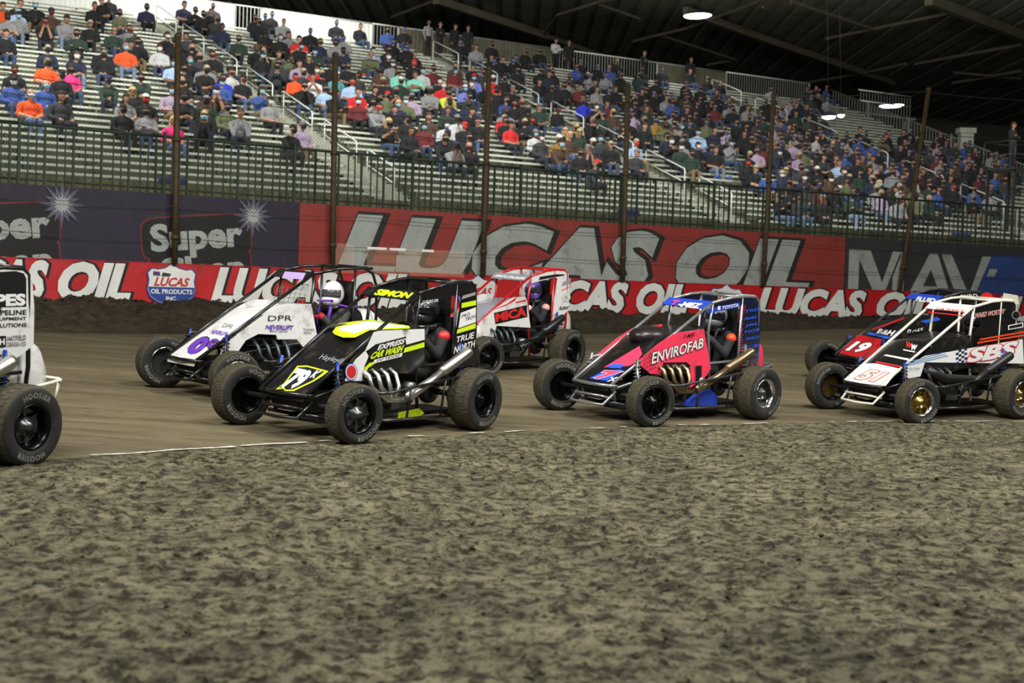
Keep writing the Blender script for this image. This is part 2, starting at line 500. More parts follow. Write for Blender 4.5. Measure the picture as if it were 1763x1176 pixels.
# Super logos
def blob(cx, cz, wd_, hg, rot, grow):
    pts = []
    for i in range(40):
        a = 2 * math.pi * i / 40
        x = math.copysign(abs(math.cos(a)) ** 0.35, math.cos(a)) * (wd_ / 2 + grow)
        y = math.copysign(abs(math.sin(a)) ** 0.35, math.sin(a)) * (hg / 2 + grow)
        pts.append((cx + x * math.cos(rot) - y * math.sin(rot), cz + x * math.sin(rot) + y * math.cos(rot)))
    return pts
for c in (-7.25, -10.95, -14.7):
    r_ = 0.10
    wall_poly('logo_outline', blob(c, 2.27, 1.95, 0.55, r_, 0.14), 0.060, INK_DRED, bp)
    wall_poly('logo_outline', blob(c + 0.1, 1.68, 1.8, 0.5, r_, 0.14), 0.060, INK_DRED, bp)
    wall_poly('logo_ground', blob(c, 2.27, 1.95, 0.55, r_, 0.11), 0.064, INK, bp)
    wall_poly('logo_ground', blob(c + 0.1, 1.68, 1.8, 0.5, r_, 0.11), 0.064, INK, bp)
    wall_text('lettering', fit_text('Super', 1.85, 0.66, bold=0.04), c, 2.22, 0.070, VIN_GRY, bp, r_)
    wall_text('lettering', fit_text('Clean', 1.75, 0.56, bold=0.04), c + 0.1, 1.66, 0.070, VIN_GRY, bp, r_)
    st = []
    for i in range(32):
        a = 2 * math.pi * i / 32; rr = (0.44, 0.20, 0.34, 0.20)[i % 4]
        st.append((c + 1.12 + rr * math.cos(a), 2.72 + rr * math.sin(a)))
    wall_poly('starburst', st, 0.075, mat('print_star_grey', S(104, 104, 122), 0.6), bp)
    wall_poly('starburst', [(c + 1.12 + (u - c - 1.12) * 0.5, 2.72 + (v - 2.72) * 0.5) for u, v in st], 0.078, VIN_GRY, bp)
# MAV TV
wall_poly('blue_field', [(13.9, 1.5), (14.5, 2.78), (19.9, 2.78), (19.9, 1.5)], 0.060, VIN_BLU2, bk)
def bars(polys, m):
    for q in polys: wall_poly('lettering', q, 0.068, m, bk)
h0, h1 = 1.5, 2.74
bars([[(9.66, h0), (9.66, h1), (10.0, h1), (10.0, h0)],
      [(10.0, h1), (10.36, h1), (10.78, 1.95), (10.6, 1.55), (10.0, 2.5)],
      [(10.6, 1.55), (10.78, 1.95), (11.1, h1), (11.36, h1), (10.78, h0)],
      [(11.12, h0), (11.12, 2.1), (11.36, 2.6), (11.36, h0)], [(11.36, h1), (11.5, h1), (11.5, h0), (11.36, h0)]], VIN_GRY)
bars([[(11.55, h0), (12.35, h1), (12.62, h1), (11.95, h0)], [(12.62, h1), (12.4, 2.35), (12.85, h0), (13.2, h0)], [(12.0, 1.72), (12.1, 1.9), (12.72, 1.9), (12.8, 1.72)]], VIN_GRY)
bars([[(12.75, h1), (13.1, h1), (13.75, 1.72), (13.62, h0), (13.4, h0)], [(13.75, 1.72), (14.18, h1), (14.48, h1), (13.85, h0), (13.62, h0)]], VIN_GRY)
bars([[(14.35, 2.22), (14.45, 2.42), (15.75, 2.42), (15.75, 2.22)], [(14.9, h0), (14.9, 2.22), (15.15, 2.22), (15.15, h0)],
      [(15.5, 2.42), (15.75, 2.42), (16.15, 1.75), (16.0, h0)], [(16.15, 1.75), (16.5, 2.42), (16.75, 2.42), (16.25, h0), (16.0, h0)]], VIN_GRY)

# lower banner strips
LZ = 1.365
ups = [(-20, -11.0, 'at the far left behind the cut-off car'), (-11.0, -4.7, 'holding the round-topped shield left of the white car'), (-4.7, 2.2, 'behind the black and yellow car'), (2.2, 9.2, 'behind the pink car'), (9.2, 20, 'behind the two right-hand cars')]
lows = []
for i, (a, b, wtx) in enumerate(ups):
    o = ribbon('track_banner', a + (0 if i == 0 else 0.004), b, 0.62, 1.765, 0.13, 0.015, VIN_RED, amp=0.03, nz=5)
    lows.append((a, b, tag(o, 'low red LUCAS OIL banner strip ' + wtx, 'banner', 'low red banner strips along the wall')))
def low_for(s_):
    for a, b, o in lows:
        if a <= s_ < b: return o
    return lows[-1][2]
def shield(cx, cz, w_, hg, off, par):
    def pts(k):
        base = [(-0.5, 0.28), (-0.42, 0.38), (-0.3, 0.36), (-0.14, 0.40), (0, 0.52), (0.14, 0.40), (0.3, 0.36), (0.42, 0.38), (0.5, 0.28), (0.47, 0.1), (0.5, -0.12), (0.44, -0.3), (0.28, -0.42), (0.1, -0.48), (0, -0.52), (-0.1, -0.48), (-0.28, -0.42), (-0.44, -0.3), (-0.5, -0.12), (-0.47, 0.1)]
        return [(cx + x * w_ * k, cz + y * hg * k) for x, y in base]
    wall_poly('shield_edge', pts(1.06), off, VIN_BLUE, par)
    wall_poly('shield_field', pts(1.0), off + 0.004, VIN_WHT, par)
    wall_poly('shield_base', [(cx + x * w_, cz + y * hg) for x, y in ((-0.49, -0.06), (-0.49, -0.12), (-0.44, -0.29), (-0.28, -0.41), (0, -0.51), (0.28, -0.41), (0.44, -0.29), (0.49, -0.12), (0.49, -0.06))][::-1], off + 0.008, VIN_BLUE, par)
    wall_text('lettering', fit_text('LUCAS', w_ * 0.76, hg * 0.22, shear=0.35, bold=0.03), cx, cz + hg * 0.07, off + 0.012, INK_RED, par)
    wall_text('lettering', fit_text('OIL PRODUCTS', w_ * 0.88, hg * 0.12, bold=0.03), cx, cz - hg * 0.17, off + 0.012, VIN_WHT, par)
    wall_text('lettering', fit_text('INC.', w_ * 0.24, hg * 0.10, bold=0.03), cx, cz - hg * 0.34, off + 0.012, VIN_WHT, par)
    wall_poly('flag_print', [(cx - 0.4 * w_, cz + 0.22 * hg), (cx - 0.4 * w_, cz + 0.32 * hg), (cx - 0.26 * w_, cz + 0.31 * hg), (cx - 0.25 * w_, cz + 0.21 * hg)][::-1], off + 0.012, mat('print_flag', S(90, 60, 120), 0.6, var=0.5, vscale=60), par)
    wall_poly('flag_print', [(cx - 0.2 * w_, cz + 0.3 * hg), (cx - 0.02 * w_, cz + 0.27 * hg), (cx - 0.05 * w_, cz + 0.2 * hg), (cx - 0.22 * w_, cz + 0.2 * hg)], off + 0.012, mat('print_check', S(60, 60, 60), 0.6, var=0.7, vscale=80), par)
def band_s(px): return wall_s(px, 497, 0.16)[0]
UNITS = [(None, (-150, 72), (88, 215)), (285, (352, 572), (588, 702)), (815, (880, 1076), (1090, 1178)), (1245, (1296, 1488), (1506, 1600)), (1652, (1708, 1880), (1900, 1990))]
for shp, lu, oi in UNITS:
    if shp is not None: shield(band_s(shp), 1.37, 0.92, 0.74, 0.160, low_for(band_s(shp)))
    for word, (x0, x1) in (('LUCAS', lu), ('OIL', oi)):
        a, b_ = band_s(x0), band_s(x1)
        par = low_for((a + b_) / 2)
        for bold, m, off, ox in ((0.085, INK, 0.152, 0.035), (0.055, VIN_WHT, 0.158, 0.0)):
            V, Fs = text_geo(word, 1.0, shear=0.3, bold=bold)
            V0, _ = text_geo(word, 1.0, shear=0.3, bold=0.055)
            lo, hi = V0.min(0), V0.max(0)
            wall_text('lettering', ((V - (lo + hi) / 2) * np.array([b_ - a, 0.72]) / (hi - lo), Fs), (a + b_) / 2 + ox, LZ + 0.01, off, m, par)

# hazy sheets added as a painted reflection over the banner, white strips its glints
M_REFL = mat('reflection_tint', (0.95, 0.62, 0.42), 0.25, alpha=0.11)
for x0, x1, y0, y1, lb in ((567, 600, 419, 462, 'small orange reflection, painted as a hazy sheet, left of the giant L'), (622, 790, 425, 478, 'long orange reflection, painted as a hazy sheet, in front of the giant L and U')):
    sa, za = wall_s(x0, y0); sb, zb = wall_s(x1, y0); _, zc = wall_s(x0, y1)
    o = ribbon('reflection_sheet', sa, sb, 1.70, za, 0.24, 0.008, M_REFL)
    tag(o, lb, 'reflection')
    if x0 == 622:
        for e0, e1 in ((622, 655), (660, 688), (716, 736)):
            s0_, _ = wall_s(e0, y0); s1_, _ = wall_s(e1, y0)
            ribbon('glint_strip', s0_, s1_, za - 0.05, za, 0.252, 0.01, mat('glint_white', (0.95, 0.95, 0.95), 0.3), o)  # bright reflection lines painted as white strips along the top edge

# ------------------------------------------------------------------ catch fence
M_RUST = mat('post_brown_steel', S(80, 66, 44), 0.7, metal=0.3, var=0.3, vscale=12)
M_WIRE = mat('galvanised_wire', S(74, 76, 68), 0.6, metal=0.4)
POSTS = [((287, 330), (291, 60)), ((561, 380), (565, 93)), ((824, 400), (832, 118)), ((1066, 420), (1074, 146)), ((1312, 440), (1327, 163)), ((1557, 450), (1596, 153))]
NUMW = ['first', 'second', 'third', 'fourth', 'fifth', 'sixth', 'seventh', 'eighth', 'ninth', 'tenth', 'eleventh', 'twelfth', 'thirteenth', 'fourteenth', 'fifteenth', 'sixteenth', 'seventeenth', 'eighteenth', 'nineteenth', 'twentieth']
POST_S = []; POST_TOP = []
tops = []
for (pb, pt) in POSTS:
    sb_, _ = wall_s(*pb, off=0.3); st_, zt_ = wall_s(*pt, off=0.3)
    POST_S.append(sb_); tops.append((st_, zt_))
for i, ((sb_), (st_, zt_)) in enumerate(zip(POST_S, tops)):
    e = empty('fence_post', f'brown steel catch-fence post, {NUMW[i]} from the left', 'post', 'catch fence posts')
    p0 = np.array(wallpt(sb_ - (st_ - sb_) * 0.35, 1.74, 0.2)); p1 = np.array(wallpt(st_, zt_, 0.2)); pm = p0 + (p1 - p0) * 0.35
    b = MB(); b.tube([p0, pm, p1], 0.058, 12); b.build('pole', M_RUST, e)
    b = MB(); b.lathe([(0.066, 0), (0.066, 0.04), (0.03, 0.075), (0.0, 0.08)], 12, 'z', tuple(p1)); b.build('cap', M_RUST, e)
    for f_ in (0.12, 0.55):
        b = MB(); q = p0 + (p1 - p0) * f_; b.lathe([(0.06, -0.04), (0.075, -0.04), (0.075, 0.04), (0.06, 0.04)], 12, 'z', tuple(q)); b.build('clamp', M_RUST, e)
    POST_TOP.append(p1)
ts = np.array([-21.0] + [t[0] for t in tops] + [21.0]); tz = np.array([tops[0][1] + 0.25] + [t[1] for t in tops] + [tops[-1][1] + 0.1])
def top_z(s_): return float(np.interp(s_, ts, tz))
# cables
for j, (lab, fn) in enumerate((('topmost steel cable joining the fence post tops', lambda s_: top_z(s_) - 0.02), ('steel cable strung across the fence below the top cable', lambda s_: top_z(s_) - 1.05), ('steel cable strung across the fence just above the railing', lambda s_: 4.55), ('thin steel cable crossing the top of the upper banners', lambda s_: 2.82), ('thin steel cable crossing the middle of the upper banners', lambda s_: 2.22))):
    b = MB(); sx = np.linspace(-20, 20, 80)
    b.tube([wallpt(s_, fn(s_) - 0.05 * abs(math.sin(s_ * 0.85)), 0.21) for s_ in sx], 0.008 if j < 3 else 0.006, 5)
    tag(b.build('fence_cable', M_WIRE, None), lab, 'cable', 'catch fence cables')
# chain link
wv, wq = [], []
def wire(pts):
    b0 = len(wv)
    for (s_, z) in pts:
        p = np.array(wallpt(s_, z, 0.2)); r_ = 0.0021
        q = np.array(wallpt(s_, z, 0.2 + r_ * 1.7))
        t_ = SA * r_
        wv.extend([p - t_, p + t_, q])
    for i in range(len(pts) - 1):
        a_ = b0 + 3 * i
        for e in range(3):
            wq.append((a_ + e, a_ + (e + 1) % 3, a_ + 3 + (e + 1) % 3, a_ + 3 + e))
s_ = -26.0
while s_ < 22:
    for sg in (1, -1):
        pts = []
        for t_ in np.linspace(0, 1, 5):
            z = 1.75 + t_ * 4.4; q = s_ + sg * t_ * 4.4 + (0 if sg > 0 else 4.4)
            pts.append((q, z))
        # cut at the top cable
        keep = [(q, min(z, top_z(q))) for q, z in pts]
        wire(keep)
    s_ += 0.075
tag(obj('chain_link_mesh', np_mesh('chain_link_mesh', wv, wq, [M_WIRE], smooth=False)), 'grey chain link mesh of the catch fence', 'fence', kind='stuff')

# ------------------------------------------------------------------ concourse and guard railing behind the wall
M_GREEN = mat('dark_green_paint', S(46, 64, 52), 0.55, var=0.2, vscale=8)
M_KNEE = mat('weathered_tan_board', S(112, 108, 78), 0.85, var=0.3, vscale=5)
kn = tag(ribbon('trim_1', -21, 21, 2.9, 3.26, -0.75, 0.12, M_KNEE), 'weathered tan kerb along the concourse edge', 'kerb', kind='structure')
b = MB()
sf = np.linspace(-21, 21, 43)
for zz in (2.6, 2.5):
    g_ = [[wallpt(q, zz, -0.3) for q in sf], [stand(-36 + (q + 21) / 42 * (S_END + 42), -0.2, zz) for q in sf]]
    b.grid(g_ if zz > 2.55 else g_[::-1], 0, False)
tag(b.build('concourse_floor', M_CONC), 'grey concourse floor between wall and stand', 'floor', kind='structure')
RZ = 4.13
secs = np.arange(-13.2, 19.2, 2.7)
pk = MB(); pk.box((0, 0, 0.53), (0.022, 0.022, 1.06)); me_pk = pk.mesh('picket', [M_GREEN])
pp = MB(); pp.box((0, 0, 0.66), (0.05, 0.05, 1.32)); pp.box((0, 0, 1.33), (0.06, 0.06, 0.02)); me_pp = pp.mesh('rail_post', [M_GREEN])
for i, s0_ in enumerate(secs):
    s1_ = s0_ + 2.7
    e = empty('guard_railing', f'dark green picket railing on the concourse edge, {NUMW[i]} panel from the left', 'railing', 'green picket railing panels')
    for nm, z in (('top_rail', RZ - 0.02), ('bottom_rail', 3.14)):
        b = MB(); r_ = 0.032 if nm == 'top_rail' else 0.02
        pts = [wallpt(q, z, -0.35) for q in np.linspace(s0_ + 0.01, s1_ - 0.01, 5)]
        b.tube(pts, r_, 6); b.build(nm, M_GREEN, e)
    o = obj('rail_post', me_pp, e); o.location = wallpt(s0_ + 0.04, 2.85, -0.35); o.rotation_euler.z = TH
    q = s0_ + 0.2
    k_ = 0
    while q < s1_ - 0.02:
        o = obj('picket', me_pk, e); o.location = wallpt(q, 3.05, -0.35); o.rotation_euler.z = TH
        if k_ % 3 == 2: o.scale = (1.7, 1.7, 1.0)
        q += (0.15, 0.15, 0.22)[k_ % 3]; k_ += 1
# ------------------------------------------------------------------ grandstand (local x along the rows, y back, z up)
M_ALU = mat('bleacher_aluminium', S(206, 210, 196), 0.5, metal=0.25, var=0.10, vscale=1.5)
M_DECK = mat('bleacher_deck', S(150, 154, 138), 0.7, metal=0.1, var=0.15, vscale=1.5)
M_RISER = mat('bleacher_riser', S(104, 108, 92), 0.8, var=0.2, vscale=1.5)
M_STEEL = mat('white_pipe', S(224, 226, 218), 0.4, metal=0.1)
M_GALV = mat('galvanised_picket', S(150, 154, 146), 0.5, metal=0.3)
gs = empty('grandstand', 'tall aluminium grandstand with three stair aisles', 'grandstand', kind='structure', matrix=STAND_M)
cuts = [-36.0]
for a in AISLES: cuts += [a - 0.65, a + 0.65]
cuts.append(S_END)
spans = [(cuts[i], cuts[i + 1]) for i in range(0, len(cuts), 2)]
for (a, b_) in spans:
    L = b_ - a; c = (a + b_) / 2
    b = MB(); b.box((0, 0, -0.02), (L, 0.26, 0.04)); b.box((0, -0.135, -0.03), (L, 0.012, 0.065)); me_s = b.mesh('seat_board', [M_ALU])
    b = MB(); b.box((0, 0, -0.02), (L, 0.60, 0.035)); b.box((0, -0.305, -0.03), (L, 0.012, 0.06)); me_d = b.mesh('deck_board', [M_DECK])
    b = MB(); b.box((0, 0, 0), (L, 0.01, RISE)); me_r = b.mesh('riser_panel', [M_RISER])
    b = MB(); 
    for q in np.arange(a + 0.5, b_, 1.8): b.box((q - c, 0, -0.21), (0.05, 0.12, 0.36))
    me_b = b.mesh('seat_bracket', [M_RISER])
    for k in range(NROW):
        t, z = k * RUN, Z0 + k * RISE
        for nm, me, dt, dz in (('seat_board', me_s, 0, 0), ('deck_board', me_d, -0.22, -0.42), ('riser_panel', me_r, 0.09, -0.42 + RISE / 2 - 0.02), ('seat_bracket', me_b, 0, 0)):
            o = obj(nm, me, gs); o.location = (c, t + dt, z + dz)
for a in AISLES:
    b = MB(); b.box((0, 0, 0), (1.26, 0.34, 0.035)); b.box((0, -0.165, -0.06), (1.26, 0.012, 0.13)); me_st = b.mesh('stair_step', [M_DECK])
    for k in range(NROW):
        for h_ in (0, 1):
            o = obj('stair_step', me_st, gs); o.location = (a, k * RUN - 0.3 + h_ * RUN / 2, Z0 + k * RISE - 0.42 + h_ * RISE / 2)
b = MB()
Lx = S_END + 36
b.box(((S_END - 36) / 2, -0.55, 3.12), (Lx, 0.05, 1.0)); b.build('front_skirt', M_RISER, gs)
b = MB()
b.add([(S_END, -0.5, 2.6), (S_END, 22.4, 2.6), (S_END, 22.4, 11.4), (S_END, -0.5, 3.5)], [(0, 1, 2, 3)])
b.add([(S_END + .04, -0.5, 2.6), (S_END + .04, 22.4, 2.6), (S_END + .04, 22.4, 11.4), (S_END + .04, -0.5, 3.5)], [(3, 2, 1, 0)]); b.build('end_skirt', M_RISER, gs)
TT = NROW * RUN; TZ = Z0 + NROW * RISE - 0.4
b = MB(); b.box(((S_END - 36) / 2, TT + 0.55, TZ), (Lx, 1.9, 0.05)); b.build('top_walkway', M_DECK, gs)

# white hand rails down the aisles
def handrail(px, a, k0, n, lab):
    e = empty('aisle_handrail', lab, 'handrail', 'white aisle handrails', matrix=STAND_M)
    s_ = a
    t1 = k0 * RUN - 0.2; t0 = (k0 - n) * RUN - 0.2
    z1 = Z0 + k0 * RISE - 0.42; z0 = Z0 + (k0 - n) * RISE - 0.42
    hh = 0.98
    b = MB(); b.tube([(s_, t1, z1), (s_, t1, z1 + hh - 0.08), (s_, t1 - 0.06, z1 + hh - 0.02), (s_, t0 + 0.06, z0 + hh + 0.02), (s_, t0, z0 + hh - 0.06), (s_, t0, z0)], 0.024, 8); b.build('hoop', M_STEEL, e)
    b = MB(); b.tube([(s_, t1, z1 + 0.52), (s_, t0, z0 + 0.52)], 0.02, 8); b.build('mid_rail', M_STEEL, e)
hn = ['left', 'middle', 'right']
for ai, (a, lst) in enumerate(((-3.8, [32, 27.5, 22.6, 17.8, 13, 8.2, 3.7]), (8.9, [32.5, 27.6, 22.8, 18, 13.2, 8.6, 4.0]), (24.6, [32, 27, 22, 17.2, 12.4, 7.6, 3.2]))):
    for i, k0 in enumerate(lst):
        handrail(0, a, k0, 3.4 if k0 > 4 else 2.6, f'white pipe handrail on the {hn[ai]} stand aisle, {NUMW[i]} from the top')

# back of the stand: pale panels and picket lengths under a white top rail
M_PANEL = mat('white_sheet_panel', S(232, 234, 228), 0.7, var=0.05, vscale=2, bump=0.1, bscale=4)
M_TAN = mat('dull_tan_sheet', S(92, 90, 74), 0.8, var=0.2, vscale=2)
TB = TT + 1.45
rear = [(-36, -14, 'pick'), (-14, 0.6, 'white'), (0.6, 1.9, 'pick'), (1.9, 7.2, 'white'), (7.2, 8.6, 'pick'), (8.6, 17, 'tan'), (17, 23.5, 'pick'), (23.5, 28, 'tan'), (28, 34, 'pick')]
b = MB(); b.box((0, 0, 0.73), (0.035, 0.03, 1.46)); me_gp = b.mesh('picket', [M_GALV])
cnt = {'pick': 0, 'white': 0, 'tan': 0}
dsc = {'pick': 'galvanised picket length at the back of the stand', 'white': 'bright white sheet panel closing the back of the stand', 'tan': 'dull tan sheet panel at the back of the stand'}
for a, b_, kd in rear:
    cnt[kd] += 1
    e = empty('back_barrier', f'{dsc[kd]}, {NUMW[cnt[kd]-1]} from the left', 'barrier', 'barrier along the top of the stand', matrix=STAND_M)
    b = MB(); b.tube([(a + .01, TB, TZ + 1.50), (b_ - .01, TB, TZ + 1.50)], 0.035, 8); b.build('top_rail', M_STEEL if kd != 'tan' else M_GALV, e)
    if kd == 'pick':
        q = a + 0.1
        while q < b_:
            if q > -16:
                o = obj('picket', me_gp, e); o.location = (q, TB, TZ + 0.02)
            q += 0.17
        b = MB(); b.tube([(a + .01, TB, TZ + 0.12), (b_ - .01, TB, TZ + 0.12)], 0.025, 8); b.build('bottom_rail', M_GALV, e)
    else:
        nn = max(1, round((b_ - a) / 1.2)); wq_ = (b_ - a) / nn
        for i in range(nn):
            b = MB()
            pts = []
            for j in range(13):
                pts.append((a + wq_ * (i + j / 12) , 0.012 if j % 2 else -0.012))
            P = [[(x, TB + y, TZ + 0.03) for x, y in pts], [(x, TB + y, TZ + 1.46) for x, y in pts]]
            b.grid(P, 0, False)
            P2 = [[(x, TB + y + 0.02, TZ + 1.46) for x, y in pts], [(x, TB + y + 0.02, TZ + 0.03) for x, y in pts]]
            b.grid(P2, 0, False)
            b.build('sheet', M_PANEL if kd == 'white' else M_TAN, e)
    b = MB(); 
    for q in (a + 0.03, b_ - 0.03): b.box((q, TB + 0.05, TZ + 0.75), (0.07, 0.05, 1.50))
    b.build('post', M_STEEL if kd != 'tan' else M_GALV, e)
# flood lamp over the white panels
fp = stand(1.0, TB - 4.0, TZ + 2.6)
area_light('back_flood', tuple(fp), tuple(stand(1.0, TB, TZ + 0.4)), 9.0, 420, (1, 0.99, 0.95), size_y=0.4)

# side railing at the right-hand end
e = empty('stair_end_railing', 'long grey picket railing sloping down the right end of the stand', 'railing', matrix=STAND_M)
for nm, hz, r_ in (('top_rail', 1.05, 0.035), ('bottom_rail', 0.1, 0.025)):
    b = MB(); b.tube([(S_END + 0.1, -0.4, Z0 - 0.55 + hz), (S_END + 0.1, TT, Z0 - 0.4 + NROW * RISE + hz)], r_, 8); b.build(nm, M_GALV, e)
b = MB(); b.box((0, 0, 0.5), (0.03, 0.03, 1.0)); me_sp = b.mesh('picket', [M_GALV])
b = MB(); b.box((0, 0, 0.55), (0.09, 0.09, 1.1)); me_sq = b.mesh('post', [M_GALV])
for i in range(112):
    t = -0.35 + i * 0.2
    o = obj('picket' if i % 14 else 'post', me_sp if i % 14 else me_sq, e)
    o.location = (S_END + 0.1, t, Z0 - 0.48 + (t + 0.4) / RUN * RISE)
# landing behind with its own railing
e = empty('landing_railing', 'short grey railing of the landing beyond the stand end', 'railing', matrix=STAND_M)
for nm, hz in (('top_rail', 1.15), ('mid_rail', 0.6)):
    b = MB(); b.tube([(S_END + 0.2, TT - 2, TZ + hz - 0.3), (S_END + 4.2, TT - 2, TZ + hz - 0.3)], 0.035, 8); b.build(nm, M_STEEL, e)
for i in range(18):
    o = obj('picket', me_sp, e); o.location = (S_END + 0.35 + i * 0.22, TT - 2, TZ - 0.25)
b = MB(); b.box((S_END + 2.2, TT - 1.0, TZ - 0.36), (4.4, 2.4, 0.1)); b.build('landing_deck', M_DECK, e)
b = MB()
for q in (0.4, 2.2, 4.1): b.box((S_END + q, TT - 1.6, (TZ - 0.4 + 2.6) / 2), (0.12, 0.12, TZ - 0.4 - 2.6))
b.build('support_leg', M_GALV, e)

# ------------------------------------------------------------------ hall shell
M_CEIL = mat('dark_corrugated_roof', S(128, 128, 114), 0.85, var=0.2, vscale=0.6)
M_BEAM = mat('roof_steel', S(98, 94, 76), 0.7, metal=0.1, var=0.2, vscale=1.0)
M_HALL = mat('hall_dark_sheet', S(58, 56, 46), 0.9, var=0.25, vscale=0.4)
CZ = 16.2
b = MB()
nx_ = 120
for i in range(nx_):
    x0 = -60 + i * 1.0
    b.box((x0 + 0.3, 72, CZ + 0.15 + (0.03 if i % 2 else 0)), (0.62, 110, 0.10))
    b.box((x0 + 0.8, 72, CZ + 0.22), (0.42, 110, 0.06))
ce = tag(b.build('ceiling', M_CEIL), 'dark ribbed metal roof of the hall', 'ceiling', kind='structure')
b = MB(); b.box((0, 124, 8), (200, 0.4, 20)); tag(b.build('wall_back', M_HALL), 'dark far wall of the hall', 'wall', kind='structure')
b = MB(); b.box((58, 70, 8), (0.4, 120, 20)); tag(b.build('wall_right', M_HALL), 'dark side wall beyond the stand', 'wall', kind='structure')
b = MB(); b.box((0, 60, -0.25), (200, 160, 0.1)); tag(b.build('floor', M_HALL), 'hall floor under everything', 'floor', kind='structure')
BEAMS = [((750, 0), (940, 62), .55), ((940, 62), (1062, 106), .35), ((1318, 68), (1539, 143), .5), ((1180, 18), (1318, 68), .5), ((1599, 0), (1762, 63), .7), ((750, 1), (674, 30), .2),
         ((937, 58), (960, 26), .2), ((960, 26), (1050, -2), .2), ((1023, 5), (1102, 33), .18), ((1076, 94), (1091, 71), .2), ((1091, 71), (1182, 49), .2), ((1182, 49), (1320, -2), .18), ((1138, 61), (1266, 103), .18),
         ((1266, 103), (1217, 112), .18), ((1422, 67), (1639, 22), .2), ((1362, 3), (1503, 50), .2), ((1378, 144), (1476, 128), .2), ((1476, 128), (1560, 110), .2), ((1550, 136), (1577, 110), .25), ((1577, 110), (1759, 77), .22),
         ((1640, 143), (1759, 122), .25), ((1642, 125), (1759, 135), .2), ((1284, 50), (1313, 12), .2)]
for (p, q, w_) in BEAMS:
    zc = CZ - 0.25
    A_, B_ = at_z(*p, zc), at_z(*q, zc)
    b = MB()
    d = B_ - A_; ln = float(np.linalg.norm(d)); d = d / ln
    nrm = np.array([-d[1], d[0], 0])
    hw = w_ / 2
    V = []
    for e_ in (A_, B_):
        for sx_, sz_ in ((-1, -1), (1, -1), (1, 1), (-1, 1)):
            V.append(e_ + nrm * hw * 0.6 * sx_ + np.array([0, 0, hw * 0.7 * sz_]))
    b.add(V, [(0, 1, 2, 3), (7, 6, 5, 4), (0, 4, 5, 1), (1, 5, 6, 2), (2, 6, 7, 3), (3, 7, 4, 0)])
    b.build('roof_beam', M_BEAM, ce)
# hanging lamps
M_LENS = mat('lamp_lens', (1.0, 1.0, 0.97), 0.3, emit=32.0)
M_HOUS = mat('lamp_housing', S(60, 62, 60), 0.5, metal=0.5)
def hall_lamp(px, py, depth, wid, lab):
    c = at_depth(px, py, depth)
    e = empty('hall_lamp', lab, 'lamp', 'hall lamps under the roof', matrix=Matrix.Translation(c) @ Matrix.Rotation(-0.05, 4, 'Y'))
    b = MB(); P = [(wid / 2 * math.sin(t), 0.09 * math.cos(t)) for t in np.linspace(0, math.pi, 9)]
    V = []
    b.lathe([(max(0.001, 0.5 * wid * math.sin(t)), -0.10 * math.cos(t)) for t in np.linspace(0, math.pi / 2, 7)], 24, 'z'); b.build('lens', M_LENS, e)
    b = MB(); b.lathe([(wid * 0.52, 0.0), (wid * 0.5, 0.05), (wid * 0.25, 0.16), (0.08, 0.22), (0.001, 0.23)], 24, 'z'); b.build('housing', M_HOUS, e)
    b = MB(); b.tube([(0, 0, 0.2), (0, 0, CZ + 0.1 - c[2])], 0.007, 6); b.build('stem', M_HOUS, e)
hall_lamp(1201, 27, 72, 1.3, 'brightest hall lamp under the dark roof')
hall_lamp(1535, 182, 88, 1.35, 'hall lamp hanging past the right end of the stand')
hall_lamp(1427, 201, 62, 0.55, 'left lamp of the small pair above the upper right rows')
hall_lamp(1448, 198, 62.5, 0.28, 'smaller right lamp of the pair above the upper right rows')
# column beyond the stand end
c = at_depth(1660, 300, 74)
b = MB(); b.box((c[0], c[1], 5.0), (0.62, 0.62, 10.2), 0); 
for z in (2.75, 10.0): b.box((c[0], c[1], z), (0.8, 0.8, 0.25))
tag(b.build('hall_column', mat('pale_concrete', S(168, 172, 160), 0.85, var=0.15, vscale=2)), 'pale concrete column standing beyond the right end of the stand', 'column', kind='structure')
# ------------------------------------------------------------------ figures: capsules and ellipsoids fused into one skin
def _frame(d):
    d = np.asarray(d, float); d = d / np.linalg.norm(d)
    u = np.cross(d, (0, 0, 1)) if abs(d[2]) < 0.95 else np.cross(d, (1, 0, 0))
    u = u / np.linalg.norm(u); return u, np.cross(d, u), d
def _capsule(mb, a, b, ra, rb, n=12):
    a = np.asarray(a, float); b = np.asarray(b, float); u, v, d = _frame(b - a)
    rings = [(a - d * ra * math.cos(t), ra * math.sin(t)) for t in np.linspace(0.25, math.pi / 2, 4)] + [(b + d * rb * math.sin(t), rb * math.cos(t)) for t in np.linspace(0, math.pi / 2 - 0.25, 4)]
    V = [c + r * (math.cos(q) * u + math.sin(q) * v) for c, r in rings for q in np.linspace(0, 2 * math.pi, n, endpoint=False)]
    m = len(rings)
    Fs = [(i * n + k, i * n + (k + 1) % n, (i + 1) * n + (k + 1) % n, (i + 1) * n + k) for i in range(m - 1) for k in range(n)]
    Fs += [tuple(reversed(range(n))), tuple(range((m - 1) * n, m * n))]
    mb.add(V, Fs)
